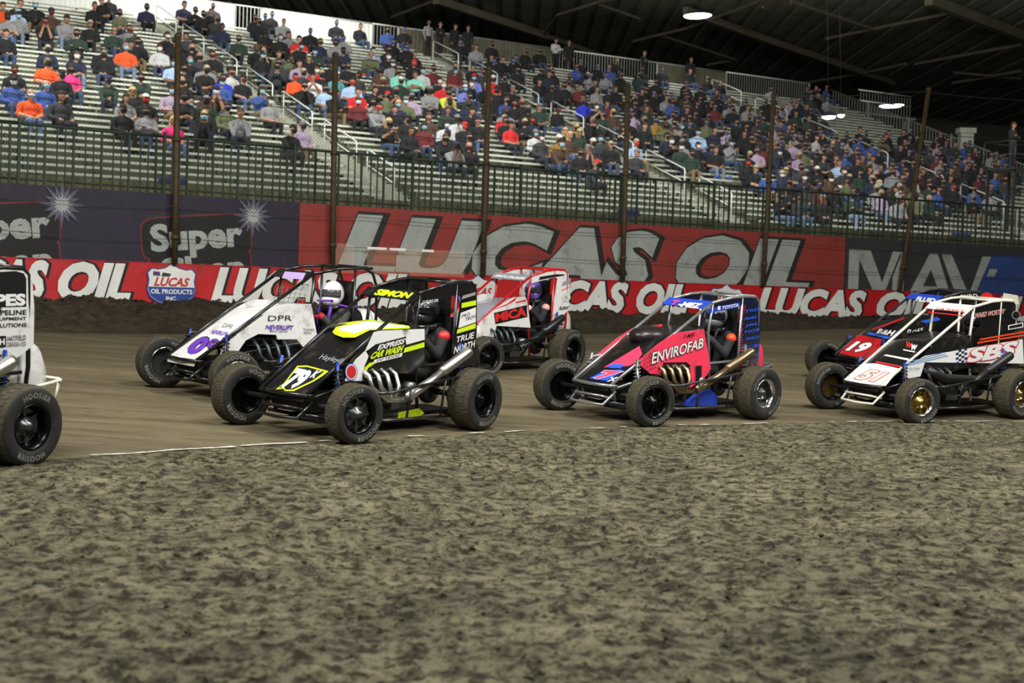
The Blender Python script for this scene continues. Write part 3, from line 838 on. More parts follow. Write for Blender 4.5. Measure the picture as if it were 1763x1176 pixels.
def _ell(mb, c, r, nu=16, nv=10, mi=0, smooth=True):
    V = [(c[0], c[1], c[2] - r[2])]
    for j in range(1, nv):
        p = math.pi * j / nv
        for k in range(nu):
            q = 2 * math.pi * k / nu
            V.append((c[0] + r[0] * math.sin(p) * math.cos(q), c[1] + r[1] * math.sin(p) * math.sin(q), c[2] - r[2] * math.cos(p)))
    V.append((c[0], c[1], c[2] + r[2])); L = len(V) - 1
    Fs = [(0, 1 + (k + 1) % nu, 1 + k) for k in range(nu)]
    for j in range(nv - 2):
        for k in range(nu):
            a = 1 + j * nu + k; b = 1 + j * nu + (k + 1) % nu
            Fs.append((a, b, b + nu, a + nu))
    Fs += [(L, 1 + (nv - 2) * nu + k, 1 + (nv - 2) * nu + (k + 1) % nu) for k in range(nu)]
    mb.add(V, Fs, mi, smooth)
def _sdf(p, P):
    if P[0] == 'c':
        _, a, b, ra, rb, _m = P
        a = np.asarray(a); b = np.asarray(b); ab = b - a
        t = np.clip(((p - a) @ ab) / (ab @ ab), 0, 1)
        return np.linalg.norm(p - a - t[:, None] * ab, axis=1) - (ra + (rb - ra) * t)
    _, c, r, _m = P
    r = np.asarray(r); q = (p - np.asarray(c)) / r
    return (np.linalg.norm(q, axis=1) - 1) * r.min()
def figure_mesh(name, prims, mats, voxel=0.02, hands=(), head=None, fine=True):
    mb = MB()
    for P in prims:
        if P[0] == 'c': _capsule(mb, P[1], P[2], P[3], P[4])
        else: _ell(mb, P[1], P[2])
    o = mb.build('figure_form', mats)
    r = o.modifiers.new('r', 'REMESH'); r.mode = 'VOXEL'; r.voxel_size = voxel
    sm = o.modifiers.new('s', 'SMOOTH'); sm.iterations = 3; sm.factor = 0.5
    dg = bpy.context.evaluated_depsgraph_get()
    ev = o.evaluated_get(dg); me = ev.to_mesh()
    V = np.empty(len(me.vertices) * 3); me.vertices.foreach_get('co', V); V = V.reshape(-1, 3)
    nl = len(me.loops); L_ = np.empty(nl, dtype=np.int32); me.loops.foreach_get('vertex_index', L_)
    Q_ = L_.reshape(-1, 4)
    ev.to_mesh_clear()
    Fs = list(map(tuple, Q_.tolist()))
    bpy.data.objects.remove(o)
    C_ = V[Q_].mean(1)
    D = np.stack([_sdf(C_, P) for P in prims], 1)
    mi = np.array([P[-1] for P in prims])[D.argmin(1)]
    out = MB(); out.v = list(map(tuple, V.tolist())); out.f = Fs; out.m = mi.tolist(); out.sm = [True] * len(Fs)
    if fine:
        for (wr, dr, side, up) in hands:            # five fingers from each palm
            wr = np.array(wr, float); dr = np.array(dr, float); dr /= np.linalg.norm(dr); up = np.array(up, float)
            sd = np.cross(up, dr); sd /= np.linalg.norm(sd)
            for k, (off, ln, r_) in enumerate(((-0.030, 0.062, .0085), (-0.010, 0.074, .009), (0.010, 0.070, .009), (0.029, 0.055, .008))):
                a = wr + dr * 0.045 + sd * off; b_ = a + dr * ln * 0.55 - up * 0.008; c_ = b_ + dr * ln * 0.35 - up * 0.026
                out.tube([a, b_, c_], [r_, r_ * 0.95, r_ * 0.75], 6, 2)
            a = wr + dr * 0.01 - sd * 0.03 * side; out.tube([a, a + dr * 0.03 - sd * 0.025 * side, a + dr * 0.06 - sd * 0.026 * side - up * .01], [.0105, .010, .008], 6, 2)
        if head is not None:
            h_ = np.array(head)
            out.tube([h_ + (0.085, 0, 0.025), h_ + (0.108, 0, -0.012), h_ + (0.09, 0, -0.02)], [0.008, 0.015, 0.012], 6, 2)
            for sd in (-1, 1):
                _ell(out, h_ + (0.083, 0.032 * sd, 0.018), (0.012, 0.014, 0.009), 8, 6, 4)
                _ell(out, h_ + (-0.005, 0.08 * sd, -0.005), (0.02, 0.012, 0.032), 8, 6, 2)
            out.box(h_ + (0.088, 0, -0.055), (0.012, 0.045, 0.010), 5)
    me2 = out.mesh(name, mats)
    return me2

SK = [mat('skin_%d' % i, S(*c), 0.6) for i, c in enumerate(((166, 124, 100), (150, 110, 88), (178, 138, 114), (92, 64, 50)))]
M_EYE = mat('eye_dark', S(30, 24, 20), 0.3); M_MOUTH = mat('lip', S(150, 86, 78), 0.6); M_SHOE = mat('shoe_dark', S(38, 36, 36), 0.7)
BASE_MATS = [mat('cloth_base', S(40, 40, 44), 0.9), mat('jeans_base', S(60, 72, 96), 0.9), SK[0], M_SHOE, M_EYE, M_MOUTH]

HEAD = (0.035, 0, 0.79)
def seated(pose):
    lean = {'lap': 0.0, 'cross': -0.02, 'lean': 0.16, 'phone': 0.03, 'apart': 0.02, 'face': 0.14}[pose]
    T = lambda x, y, z: (x + lean * max(0, z - 0.08) / 0.6, y, z - abs(lean) * max(0, z - 0.1) * 0.16)
    kn = 0.17 if pose in ('apart', 'lean', 'face') else 0.12
    P = [('e', (0, 0, .11), (.17, .20, .12), 1), ('e', T(0.0, 0, .26), (.155, .195, .18), 0), ('e', T(-.01, 0, .43), (.15, .20, .18), 0), ('c', T(-.01, 0, .565), T(-.01, -.18, .515), .085, .075, 0), ('c', T(-.01, 0, .565), T(-.01, .18, .515), .085, .075, 0),
         ('c', T(0, 0, .58), T(.02, 0, .70), .055, .05, 2), ('e', T(.035, 0, .80), (.105, .088, .118), 2), ('e', T(.06, 0, .722), (.066, .064, .058), 2)]
    for s in (-1, 1):
        P += [('c', (.03, .10 * s, .10), (.43, kn * s, .10), .09, .07, 1), ('c', (.43, kn * s, .10), (.40, kn * s, -.33), .066, .048, 1), ('c', (.38, kn * s, -.375), (.55, (kn + .03) * s, -.385), .046, .04, 3)]
    hands = []
    for s in (-1, 1):
        sh = T(-.01, .225 * s, .50)
        if pose in ('lap', 'apart'):
            el = T(.02, .285 * s, .27); wr = (.31, (.07 if pose == 'lap' else .16) * s, .20); dr = (1, -0.5 * s, -.1)
        elif pose == 'cross':
            el = T(.06, .285 * s, .29); wr = (.21, -.08 * s, .36 + .03 * s); dr = (-.1, -1.0 * s, .1)
        elif pose == 'lean':
            el = (.36, .19 * s, .19); wr = (.47, .05 * s, .23 + .02 * s); dr = (.5, -.8 * s, 0)
        elif pose == 'phone':
            el = T(.12, .24 * s, .32); wr = (.33, .06 * s, .50); dr = (.4, -.3 * s, .8)
        else:
            el = (.33, .18 * s, .22); wr = (.30, .07 * s, .58); dr = (-.4, -.3 * s, .9)
        up = (0, 0, 1) if abs(dr[2]) < 0.6 else (-1, 0, 0)
        P += [('c', sh, el, .074, .062, 0), ('c', el, wr, .056, .040, 6), ('e', tuple(np.array(wr) + np.array(dr) / np.linalg.norm(dr) * .03), (.04, .04, .035), 2)]
        hands.append((wr, dr, s, up))
    return P, hands, T(*HEAD)
def standing(pose):
    P = [('e', (0, 0, .95), (.125, .17, .13), 1), ('e', (0, 0, 1.10), (.125, .16, .16), 0), ('e', (0, 0, 1.28), (.13, .185, .17), 0), ('c', (0, -.165, 1.39), (0, .165, 1.39), .072, .072, 0),
         ('c', (0, 0, 1.43), (.02, 0, 1.54), .055, .05, 2), ('e', (.03, 0, 1.64), (.098, .08, .112), 2), ('e', (.055, 0, 1.565), (.06, .058, .055), 2)]
    hands = []
    for s in (-1, 1):
        P += [('c', (0, .09 * s, .90), (.01, .10 * s, .50), .09, .065, 1), ('c', (.01, .10 * s, .50), (-.01, .11 * s, .08), .062, .045, 1), ('c', (0, .11 * s, .05), (.15, .13 * s, .04), .046, .04, 3)]
        if pose == 'arms_up': el, wr, dr = (.2, .33 * s, 1.42), (.12, .18 * s, 1.66), (-.2, -.6 * s, .6)
        elif pose == 'crossed': el, wr, dr = (.05, .26 * s, 1.14), (.2, -.07 * s, 1.2 + .03 * s), (-.1, -1 * s, .1)
        else: el, wr, dr = (-.03, .26 * s, 1.13), (.06, .24 * s, .89), (.2, 0, -1)
        up = (0, 0, 1) if abs(dr[2]) < 0.5 else (1, 0, 0)
        P += [('c', (0, .215 * s, 1.385), el, .06, .048, 0), ('c', el, wr, .046, .034, 6), ('e', tuple(np.array(wr) + np.array(dr) / np.linalg.norm(dr) * .03), (.04, .04, .035), 2)]
        hands.append((wr, dr, s, up))
    return P, hands, (0.03, 0, 1.63)
def sleeve(P, short):
    return [(*p[:-1], (2 if short else 0)) if p[-1] == 6 else p for p in P]
BODY = {}; HEADPOS = {}
for ps in ('lap', 'cross', 'lean', 'phone', 'apart', 'face'):
    P, hd, hp = seated(ps); HEADPOS[ps] = hp
    for short in (0, 1):
        BODY[ps, short] = figure_mesh('seated_figure', sleeve(P, short), BASE_MATS, 0.021, hd, hp)
for ps in ('down', 'crossed', 'arms_up'):
    P, hd, hp = standing(ps); HEADPOS[ps] = hp
    BODY[ps, 0] = BODY[ps, 1] = figure_mesh('standing_figure', sleeve(P, 0), BASE_MATS, 0.022, hd, hp)

# head wear (origin at the head centre, facing +x)
def shell(fn_keep, r, c=(0, 0, 0), r2=None, nu=20, nv=14):
    b = MB(); _ell(b, c, r, nu, nv)
    V = np.array(b.v); keep = [f for f in b.f if fn_keep(V[list(f)].mean(0))]
    used = sorted({i for f in keep for i in f}); ix = {v: i for i, v in enumerate(used)}; n_ = len(used)
    keep = [tuple(ix[i] for i in f) for f in keep]
    inner = (V - np.array(c)) * 0.93 + np.array(c)
    out = MB(); Fs = list(keep) + [tuple(n_ + i for i in reversed(f)) for f in keep]
    E_ = {(f[i], f[(i + 1) % len(f)]) for f in keep for i in range(len(f))}
    Fs += [(b2, a2, n_ + a2, n_ + b2) for a2, b2 in E_ if (b2, a2) not in E_]
    out.add([V[i] for i in used] + [inner[i] for i in used], Fs, 0, True)
    return out
b = shell(lambda p: p[2] > 0.035 or (p[0] < 0.0 and p[2] > -0.06), (.116, .098, .132), (-.006, 0, .008)); ME_HAIR = b.mesh('short_hair', [BASE_MATS[0]])
b = shell(lambda p: p[2] > 0.045 or p[0] < 0.015, (.120, .106, .138), (-.010, 0, .006)); b.tube([(-.05, 0, -.02), (-.08, 0, -.12), (-.08, 0, -.24)], [.085, .09, .05], 10); ME_LONG = b.mesh('long_hair', [BASE_MATS[0]])
b = shell(lambda p: p[2] > 0.035, (.120, .103, .130), (-.004, 0, .012))
P = [[(0.085 + 0.085 * math.cos(a) * q * 1.0, 0.085 * math.sin(a) * (0.9 + 0.1 * q), 0.048 - 0.018 * q) for a in np.linspace(-1.45, 1.45, 9)] for q in (0, 0.5, 1)]
b.grid(P); b.grid([[(x, y, z - 0.006) for x, y, z in row] for row in P][::-1]); ME_CAP = b.mesh('ball_cap', [BASE_MATS[0]])
b = shell(lambda p: p[0] > 0.035 and -0.100 < p[2] < -0.002, (.122, .095, .128), (.004, 0, -.004))
ME_MASK = b.mesh('face_mask', [BASE_MATS[0]])

def dress(o, mats):
    for i, m in enumerate(mats):
        if m is None: continue
        o.material_slots[i].link = 'OBJECT'; o.material_slots[i].material = m
# ------------------------------------------------------------------ race cars
def paint(n, c, rough=0.3, dirt=True, damt=0.25): return mat(n, c, rough, coat=0.3, dirt=S(84, 74, 54) if dirt else None, dscale=5.0, damt=damt)
P_BLK = paint('paint_black', S(22, 22, 24)); P_WHT = paint('paint_white', S(228, 228, 226)); P_RED = paint('paint_red', S(190, 24, 32)); P_PINK = paint('paint_neon_pink', S(255, 62, 98), 0.4)
P_NAVY = paint('paint_navy', S(18, 24, 52)); P_BLUE = paint('paint_blue', S(42, 72, 190)); P_GREY = paint('paint_silver_grey', S(150, 152, 162)); P_YEL = mat('vinyl_neon_yellow', S(214, 240, 30), 0.45)
P_CRM = paint('paint_cream', S(222, 218, 204))
D_WHT = mat('decal_white', S(236, 236, 236), 0.45); D_BLK = mat('decal_black', S(20, 20, 22), 0.45); D_RED = mat('decal_red', S(214, 40, 42), 0.45); D_PUR = mat('decal_purple', S(108, 58, 178), 0.45); D_LIL = mat('decal_lilac', S(186, 160, 214), 0.45)
D_BLU = mat('decal_blue', S(44, 92, 214), 0.45); D_GRY = mat('decal_grey', S(150, 152, 156), 0.45); D_ORG = mat('decal_orange', S(240, 78, 36), 0.45); D_SKY = mat('decal_light_blue', S(86, 140, 200), 0.45); D_PNK = mat('decal_pink', S(250, 70, 110), 0.45); D_ROSE = mat('decal_rose', S(226, 168, 164), 0.5)
T_TREAD = mat('tire_tread_dirt', S(66, 60, 44), 0.95, var=0.3, vscale=14, bump=0.7, bscale=40)
T_SIDE = mat('tire_sidewall', S(30, 30, 29), 0.8, var=0.25, vscale=10, dirt=S(70, 64, 48), dscale=6, damt=0.2)
T_LET = mat('tire_lettering', S(120, 121, 112), 0.8, var=0.35, vscale=25)
R_BLK = mat('rim_black', S(16, 16, 18), 0.25, metal=0.6); R_CHR = mat('rim_chrome', S(200, 200, 200), 0.18, metal=1.0); R_GLD = mat('rim_gold', S(150, 128, 70), 0.3, metal=0.9); R_GRY = mat('rim_grey', S(96, 98, 100), 0.3, metal=0.8)
X_CHR = mat('pipe_polished', S(200, 200, 194), 0.36, metal=1.0, var=0.12, vscale=6); X_BRN = mat('pipe_heat_tan', S(142, 124, 96), 0.35, metal=0.9, var=0.2, vscale=6); X_DRK = mat('pipe_dark', S(64, 70, 74), 0.35, metal=0.8, var=0.2, vscale=6)
X_ENG = mat('engine_dark', S(40, 40, 42), 0.5, metal=0.5, var=0.4, vscale=14); X_ALU = mat('cast_aluminium', S(120, 122, 122), 0.4, metal=0.8, var=0.2, vscale=10)
X_SPR = mat('spring_steel', S(150, 152, 150), 0.35, metal=0.7); X_SPB = mat('spring_black', S(34, 36, 40), 0.4, metal=0.3); X_BLU = mat('anodised_blue', S(46, 72, 170), 0.35, metal=0.6)
G_VIS = mat('visor_smoke', S(22, 24, 28), 0.1, metal=0.2, coat=0.6)

def tyre_mesh(R, w, rr):
    h_ = w / 2
    prof = [(rr, -h_ * 0.80), (rr + .012, -h_ * 0.92), (rr + (R - rr) * .35, -h_ * 1.0), (rr + (R - rr) * .72, -h_ * 1.0), (R - .018, -h_ * .90), (R - .003, -h_ * .76), (R, -h_ * .4), (R, 0)]
    prof = prof + [(r, -t) for r, t in prof[-2::-1]]
    mis = [0] * 4 + [1] * (len(prof) - 9) + [0] * 4
    b = MB(); b.lathe(prof, 40, 'y', mis=mis)
    n = len(prof)
    mis_ok = mis
    # grooves: short tread bars standing proud
    for k in range(30):
        a = 2 * math.pi * k / 30
        for q, off in ((-.42, 0), (0.0, .1), (.42, 0)):
            rot = Matrix.Rotation(-(a + off), 3, 'Y')
            b.box(rot @ Vector((R - .001, 0, 0)) + Vector((0, q * h_, 0)), (.006, h_ * .40, R * .13), 1, rot)
    return b.mesh('tire', [T_SIDE, T_TREAD])
def rim_mesh(rr, w, sign, m_lip, m_face, spokes):
    """sign +1: dish open to +y"""
    h_ = w / 2
    b = MB()
    b.lathe([(rr + .004, -h_ * .84), (rr + .012, -h_ * .93), (rr - .004, -h_ * .93), (rr - .02, -h_ * .6), (rr - .028, 0), (rr - .02, h_ * .6), (rr - .004, h_ * .93), (rr + .012, h_ * .93), (rr + .004, h_ * .84)], 36, 'y', mi=0)
    f = sign * h_ * 0.15
    b.lathe([(rr - .026, f), (rr * .78, f + .02 * sign), (rr * .72, f), (.075, f + .012 * sign), (.07, f + .05 * sign), (.035, f + .06 * sign), (.03, f + .085 * sign), (0.0005, f + .085 * sign)], 32, 'y', mi=1)
    b.lathe([(rr - .026, -f * 1.2), (.06, -f * 1.3), (.0005, -f * 1.3)], 24, 'y', mi=1)
    for k in range(spokes):
        a = 2 * math.pi * k / spokes; rot = Matrix.Rotation(-a, 3, 'Y')
        b.box(rot @ Vector((rr * .52, f + .02 * sign, 0)), (rr * .55, .022, .028), 1, rot)
        b.box(rot @ Vector((rr * .84, f + .014 * sign, 0)), (.016, .02, .016), 2, rot)
    return b.mesh('rim', [m_lip, m_face, R_CHR])
def ring_text(word, R, y, mid):
    V, Fs = text_geo(word, 1.0, bold=0.03, space=1.25)
    lo, hi = V.min(0), V.max(0)
    hh = 0.042; sc = hh / (hi[1] - lo[1]); ln = (hi[0] - lo[0]) * sc * 1.0
    P = []
    for u, v in V:
        a = mid + (u - (lo[0] + hi[0]) / 2) * sc / R; r = R + (v - (lo[1] + hi[1]) / 2) * sc
        P.append((-r * math.sin(a), y, r * math.cos(a)))
    return P, Fs
_wheel_cache = {}
def wheel(car, pos, R, w, rr, sign, lip, face, spokes, steer=0.0, label=None):
    k = (R, w, rr)
    if k not in _wheel_cache:
        b = MB()
        for mid in (0.9, 0.9 + math.pi):
            P, Fs = ring_text('HOOSIER', rr + (R - rr) * .5, w / 2 + .0015, mid); b.add(P, Fs)
        _wheel_cache[k] = (tyre_mesh(R, w, rr), b.mesh('lettering', [T_LET]))
    kr = (rr, w, sign, lip.name, face.name, spokes)
    if kr not in _wheel_cache: _wheel_cache[kr] = rim_mesh(rr, w, sign, lip, face, spokes)
    t = obj('tire', _wheel_cache[k][0], car); t.location = pos
    spin = random.random() * 6
    t.rotation_euler = Matrix.Rotation(steer, 3, 'Z').to_euler()
    r = obj('rim', _wheel_cache[kr], t); r.rotation_euler.y = spin
    l = obj('lettering', _wheel_cache[k][1], t); l.rotation_euler.y = spin * 0.3
    return t

CARPOSE = {'79k': (-1.34, 14.76, 54.6), '7x': (1.82, 17.34, 42.2), '51': (5.26, 18.86, 34.6), '0g': (-2.67, 17.21, 44.7), 'mica': (-.2, 21.8, 50.2), '19': (6.02, 22.76, 31.0), 'pes': (-4.58, 10.77, 60.4)}
def car_matrix(key):
    X, Y, yaw = CARPOSE[key]; yaw = math.radians(yaw)
    zc = float(track_z(X, Y)); e = .3
    gx = float(track_z(X + e, Y) - track_z(X - e, Y)) / (2 * e); gy = float(track_z(X, Y + e) - track_z(X, Y - e)) / (2 * e)
    n = Vector((-gx, -gy, 1)).normalized()
    f = Vector((-math.cos(yaw), -math.sin(yaw), 0)); f = (f - n * f.dot(n)).normalized(); l = n.cross(f)
    return Matrix(((f.x, l.x, n.x, X), (f.y, l.y, n.y, Y), (f.z, l.z, n.z, zc + 0.004), (0, 0, 0, 1)))

HOOD = [(1.27, .40), (1.05, .539), (.75, .729), (.48, .90), (.22, .944), (-.18, 1.011)]
def make_car(key, label, zt, frame, hood_m, side_m, sail_m, visor_m, side_poly, sail='full', HZ=1.335, TZc=1.455, exh=X_CHR, lips=(R_BLK, R_BLK, R_BLK), faces=(R_BLK, R_BLK, R_BLK), spring=X_SPB, steer=-0.20, tail_m=None, hump=None, cage_m=None, nerf_m=None, bump_m=None, HX=-.20):
    M = car_matrix(key); MI = M.inverted()
    car = empty('race_car', label, 'race car', 'midget race cars on the track', matrix=M)
    cage_m = cage_m or frame
    TX, hw = -1.09, .315
    zx, zy, zs = zt
    R3 = np.array(MI.to_3x3()); O3 = np.array(MI @ Vector(EYE))
    def hit(px, py, p0, n):
        d = R3 @ ray(zx + px / zs, zy + py / zs); p0 = np.array(p0); n = np.array(n)
        t = ((p0 - O3) @ n) / (d @ n); return O3 + t * d
    hn = np.array([.633, 0, 1.0]); hn /= np.linalg.norm(hn)
    cn = np.array([.168, 0, 1.0]); cn /= np.linalg.norm(cn)
    vn = np.array([HZ - .41, 0, 1.46]); vn /= np.linalg.norm(vn)
    PL = {'L': ((0, .327, 0), np.array([0, 1., 0])), 'H': ((1.27, 0, .419), hn), 'C': ((.48, 0, .919), cn), 'V': ((HX, 0, HZ + .031), vn)}
    lay = {'n': 0}
    def poly(pl, pts, m, nm='graphic', lift=None):
        if lift is None: lay['n'] += 1
        p0, n = PL[pl]; o_ = (.0007 * lay['n'] if lift is None else lift)
        b = MB(); Q = [hit(x, y, p0, n) + n * o_ for x, y in pts]
        a = Vector(Q[1] - Q[0]).cross(Vector(Q[2] - Q[0]))
        f = tuple(range(len(Q)))
        b.add(Q, [f]); return b.build(nm, m, car)
    def txt(pl, word, quad, m, bold=0.03, shear=0.0, out=None, space=1.0):
        p0, n = PL[pl]
        q = [hit(x, y, p0, n) for x, y in quad]
        for bd, mm, k in (((bold + out[1], out[0], 0),) if out else ()) + ((bold, m, 1),):
            lay['n'] += 1
            V, Fs = text_geo(word, 1.0, bold=bd, shear=shear, space=space)
            V0, _ = text_geo(word, 1.0, bold=bold, shear=shear, space=space)
            lo, hi = V0.min(0), V0.max(0); U = (V - lo) / (hi - lo)
            P = [q[0] * (1 - u) * (1 - v) + q[1] * u * (1 - v) + q[2] * u * v + q[3] * (1 - u) * v + n * .0007 * lay['n'] for u, v in U]
            b = MB(); b.add(P, Fs); b.build('lettering', mm, car)
    car_api = dict(poly=poly, txt=txt, hit=hit, PL=PL, car=car)
    def tb(nm, pts, r, m, n=10):
        b = MB(); b.tube(pts, r, n); return b.build(nm, m, car)
    rt = .0185
    # roll cage and frame: every tube a part
    for s in (1, -1):
        tb('down_tube', [(1.27, .285 * s, .415), (HX, hw * s, HZ)], rt, cage_m)
        if sail == 'none':
            tb('top_rail', [(HX, hw * s, HZ), (-.55, hw * s, HZ + (TZc - HZ) * .75), (-.92, hw * s, TZc), (-1.06, hw * s, TZc - .06), (-1.13, hw * s, TZc - .22), (-1.16, .30 * s, .75), (-1.15, .28 * s, .45)], rt, cage_m)
        else:
            tb('top_rail', [(HX, hw * s, HZ), (-.62, hw * s, HZ + (TZc - HZ) * .8), (-.85, hw * s, TZc), (-1.04, hw * s, TZc - .005), (-1.10, hw * s, TZc - .05), (-1.16, .30 * s, .70), (-1.15, .28 * s, .45)], rt, cage_m)
        tb('cage_upright', [(HX - .02, hw * s, HZ), (HX + .02, .31 * s, .98), (HX - .1, .30 * s, .20)], rt * .9, cage_m)
        tb('cage_upright', [(-.80, hw * s, TZc - .02), (-.80, .31 * s, .20)], rt * .85, cage_m)
        tb('lower_rail', [(1.22, .22 * s, .22), (.9, .25 * s, .16), (-.9, .29 * s, .15), (-1.15, .27 * s, .45)], rt, nerf_m or frame)
        tb('upper_rail', [(1.22, .25 * s, .36), (.6, .29 * s, .50), (-.25, .31 * s, .62), (-1.1, .29 * s, .66)], rt * .9, frame)
        tb('frame_upright', [(1.20, .25 * s, .38), (1.12, .22 * s, .20)], rt * .8, frame)
        tb('frame_upright', [(.62, .29 * s, .50), (.55, .26 * s, .16)], rt * .8, frame)
        tb('radius_rod', [(1.02, .46 * s, .34), (.35, .32 * s, .42)], .012, frame); tb('radius_rod', [(1.02, .46 * s, .22), (.35, .31 * s, .24)], .012, frame)
        tb('steering_arm', [(1.05, .5 * s, .42), (.95, .33 * s, .66), (.62, .28 * s, .70)], .014, frame)
        # coil-over shocks
        for xx, yy, z0, z1, nm in ((.99, .40, .23, .70, 'shock'), (-.86, .38, .34, .84, 'shock')):
            sh = tb(nm, [(xx, yy * s, z0), (xx - .04, (yy - .05) * s, z1)], .017, X_BLU if spring is not X_SPR else X_ALU)
            b = MB(); H_ = []
            for i in range(97):
                f = i / 96; a = f * 2 * math.pi * 9
                H_.append((xx - .04 * f * .8 + .036 * math.cos(a), (yy - .05 * f * .8) * s + .036 * math.sin(a), z0 + .09 + (z1 - z0 - .13) * f))
            b.tube(H_, .0075, 5); b.build('coil_spring', spring, sh)
    tb('front_halo_bar', [(HX, -hw, HZ), (HX, hw, HZ)], rt, cage_m)
    tb('rear_cross_bar', [(-1.04, -hw, TZc), (-1.04, hw, TZc)], rt, cage_m)
    tb('top_cross_bar', [(-.78, -hw, TZc - .01), (-.78, hw, TZc - .01)], rt * .85, cage_m)
    for s in (1, -1): tb('head_brace', [(-.78, .12 * s, TZc - .01), (-1.04, .26 * s, TZc - .0)], rt * .8, cage_m)
    tb('nose_bar', [(1.20, -.31, .40), (1.28, -.285, .405), (1.30, 0, .40), (1.28, .285, .405), (1.20, .31, .40)], rt * 1.05, frame)
    b = MB(); b.tube([(1.18, -.27, .34), (1.34, -.25, .20), (1.36, 0, .19), (1.34, .25, .20), (1.18, .27, .34)], .016, 8); b.tube([(1.2, -.25, .26), (1.33, -.2, .29), (1.33, .2, .29), (1.2, .25, .26)], .013, 8); b.build('front_bumper', bump_m or frame, car)
    tb('front_axle', [(1.02, -.74, .30), (1.02, .60, .285)], .026, X_ENG); tb('tie_rod', [(.93, -.70, .30), (.93, .55, .29)], .011, frame)
    tb('rear_axle', [(-.84, -.82, .33), (-.84, .60, .32)], .03, X_ENG)
    b = MB(); _ell(b, (-.84, 0, .33), (.14, .10, .14), 14, 10); b.build('final_drive', X_ALU, car)
    b = MB(); b.lathe([(.001, -.012), (.12, -.012), (.12, .012), (.001, .012)], 24, 'y', (-.84, .34, .32)); b.build('brake_disc', R_GRY, car)
    # wheels
    wheel(car, (1.02, .64, .272), .272, .20, .165, 1, lips[0], faces[0], 8, steer)
    wheel(car, (1.02, -.79, .29), .29, .22, .165, -1, lips[1], faces[1], 8, steer)
    wheel(car, (-.84, .60, .307), .307, .28, .165, 1, lips[2], faces[2], 6)
    wheel(car, (-.84, -.84, .33), .33, .34, .165, -1, lips[2], faces[2], 6)
    # hood
    b = MB(); rows = []
    for i, (x, z) in enumerate(HOOD):
        w_ = .272 + .028 * i / (len(HOOD) - 1)
        rows.append([(x, y * w_, z + .016 * (1 - y * y) - (0.05 if abs(y) > 1.01 else 0)) for y in np.linspace(-1, 1, 9)])
    rows.insert(0, [(1.285, p[1] * .97, .36) for p in rows[0]])
    b.grid(rows); b.grid([[(x, y, z - .014) for x, y, z in r] for r in rows][::-1])
    b.build('hood', hood_m, car)
    b = MB(); b.box((1.0, 0, .33), (.3, .40, .2)); b.box((1.16, 0, .32), (.04, .42, .16)); b.build('radiator', X_ENG, car)
    b = MB(); b.box((-.05, 0, .135), (2.1, .50, .02)); b.build('floor_pan', X_ENG, car)
    # visor plate under the halo
    dv = np.array([1.46, 0, -(HZ - .41)]); dv /= np.linalg.norm(dv)
    b = MB()
    A_ = np.array([HX, 0, HZ + .012]) + vn * .014; B_ = A_ + dv * .155
    for o_ in (0,):
        b.add([A_ + (0, -.33, 0), A_ + (0, .33, 0), B_ + (0, .315, 0), B_ + (0, -.315, 0)], [(0, 3, 2, 1)]); q = vn * -.008
        b.add([A_ + (0, -.33, 0) + q, A_ + (0, .33, 0) + q, B_ + (0, .315, 0) + q, B_ + (0, -.315, 0) + q], [(0, 1, 2, 3)])
    b.build('sun_visor', visor_m, car)
    # side panels
    sp = [tuple(hit(x, y, PL['L'][0], PL['L'][1])[[0, 2]]) for x, y in side_poly] if isinstance(side_poly[0][0], int) else side_poly
    for s in (1, -1):
        b = MB(); b.prism(sp, lambda u, v, t: (u, s * t, v), .312, .326, 0); b.build('side_panel', side_m, car)
    # sails beside the driver
    if sail != 'none':
        outer = {'full': [(-1.12, TZc - .06), (-1.165, 1.0), (-1.17, .60), (-.80, .62)], 'cut': [(-1.13, TZc - .06), (-1.17, 1.15), (-1.18, .87), (-1.15, .85), (-.86, .68)], 'closed': [(-1.12, TZc - .06), (-1.17, 1.0), (-1.2, .52), (-.3, .55)]}[sail]
        pts = [(HX, HZ - .10), (HX, HZ - .005), (-.62, HZ + (TZc - HZ) * .8), (-.88, TZc + .005), (-1.04, TZc)] + outer + ([(-.79, .72), (-.88, HZ - .03), (-.82, HZ - .005)] if sail != 'closed' else [(-.32, 1.0), (-.3, 1.02), (-.45, 1.16)])
        for s in (1, -1):
            b = MB(); b.prism(pts, lambda u, v, t: (u, s * t, v), .314, .326, 0); b.build('sail_panel', sail_m, car)
    # tail tank
    b = MB(); rows = []
    for x, w_, z0, z1 in ((-1.02, .24, .40, .98), (-1.2, .25, .38, .98), (-1.38, .22, .40, .86), (-1.5, .14, .46, .70), (-1.53, .04, .54, .60)):
        rows.append([(x, w_ * math.copysign(abs(math.cos(a)) ** .6, math.cos(a)), (z0 + z1) / 2 + (z1 - z0) / 2 * math.copysign(abs(math.sin(a)) ** .6, math.sin(a))) for a in np.linspace(0, 2 * math.pi, 21)])
    b.grid(rows); b.build('tail_tank', tail_m or side_m, car)
    b = MB(); b.tube([(-1.15, -.22, .5), (-1.58, -.22, .57), (-1.62, -.16, .57), (-1.62, .16, .57), (-1.58, .22, .57), (-1.15, .22, .5)], .014, 8); b.build('rear_bumper', P_CRM if key == 'pes' else frame, car)
    b = MB(); b.tube([(-1.58, -.2, .57), (-1.55, -.2, .40), (-1.55, .2, .40), (-1.58, .2, .57)], .012, 8); b.build('bumper_drop', P_CRM if key == 'pes' else frame, car)
    # seat, wheel
    b = MB(); b.box((-.92, 0, .78), (.06, .40, .62)); b.box((-.72, 0, .42), (.42, .42, .06))
    for s in (1, -1): b.box((-.80, .21 * s, .62), (.28, .03, .40))
    b.build('seat', X_ENG, car)
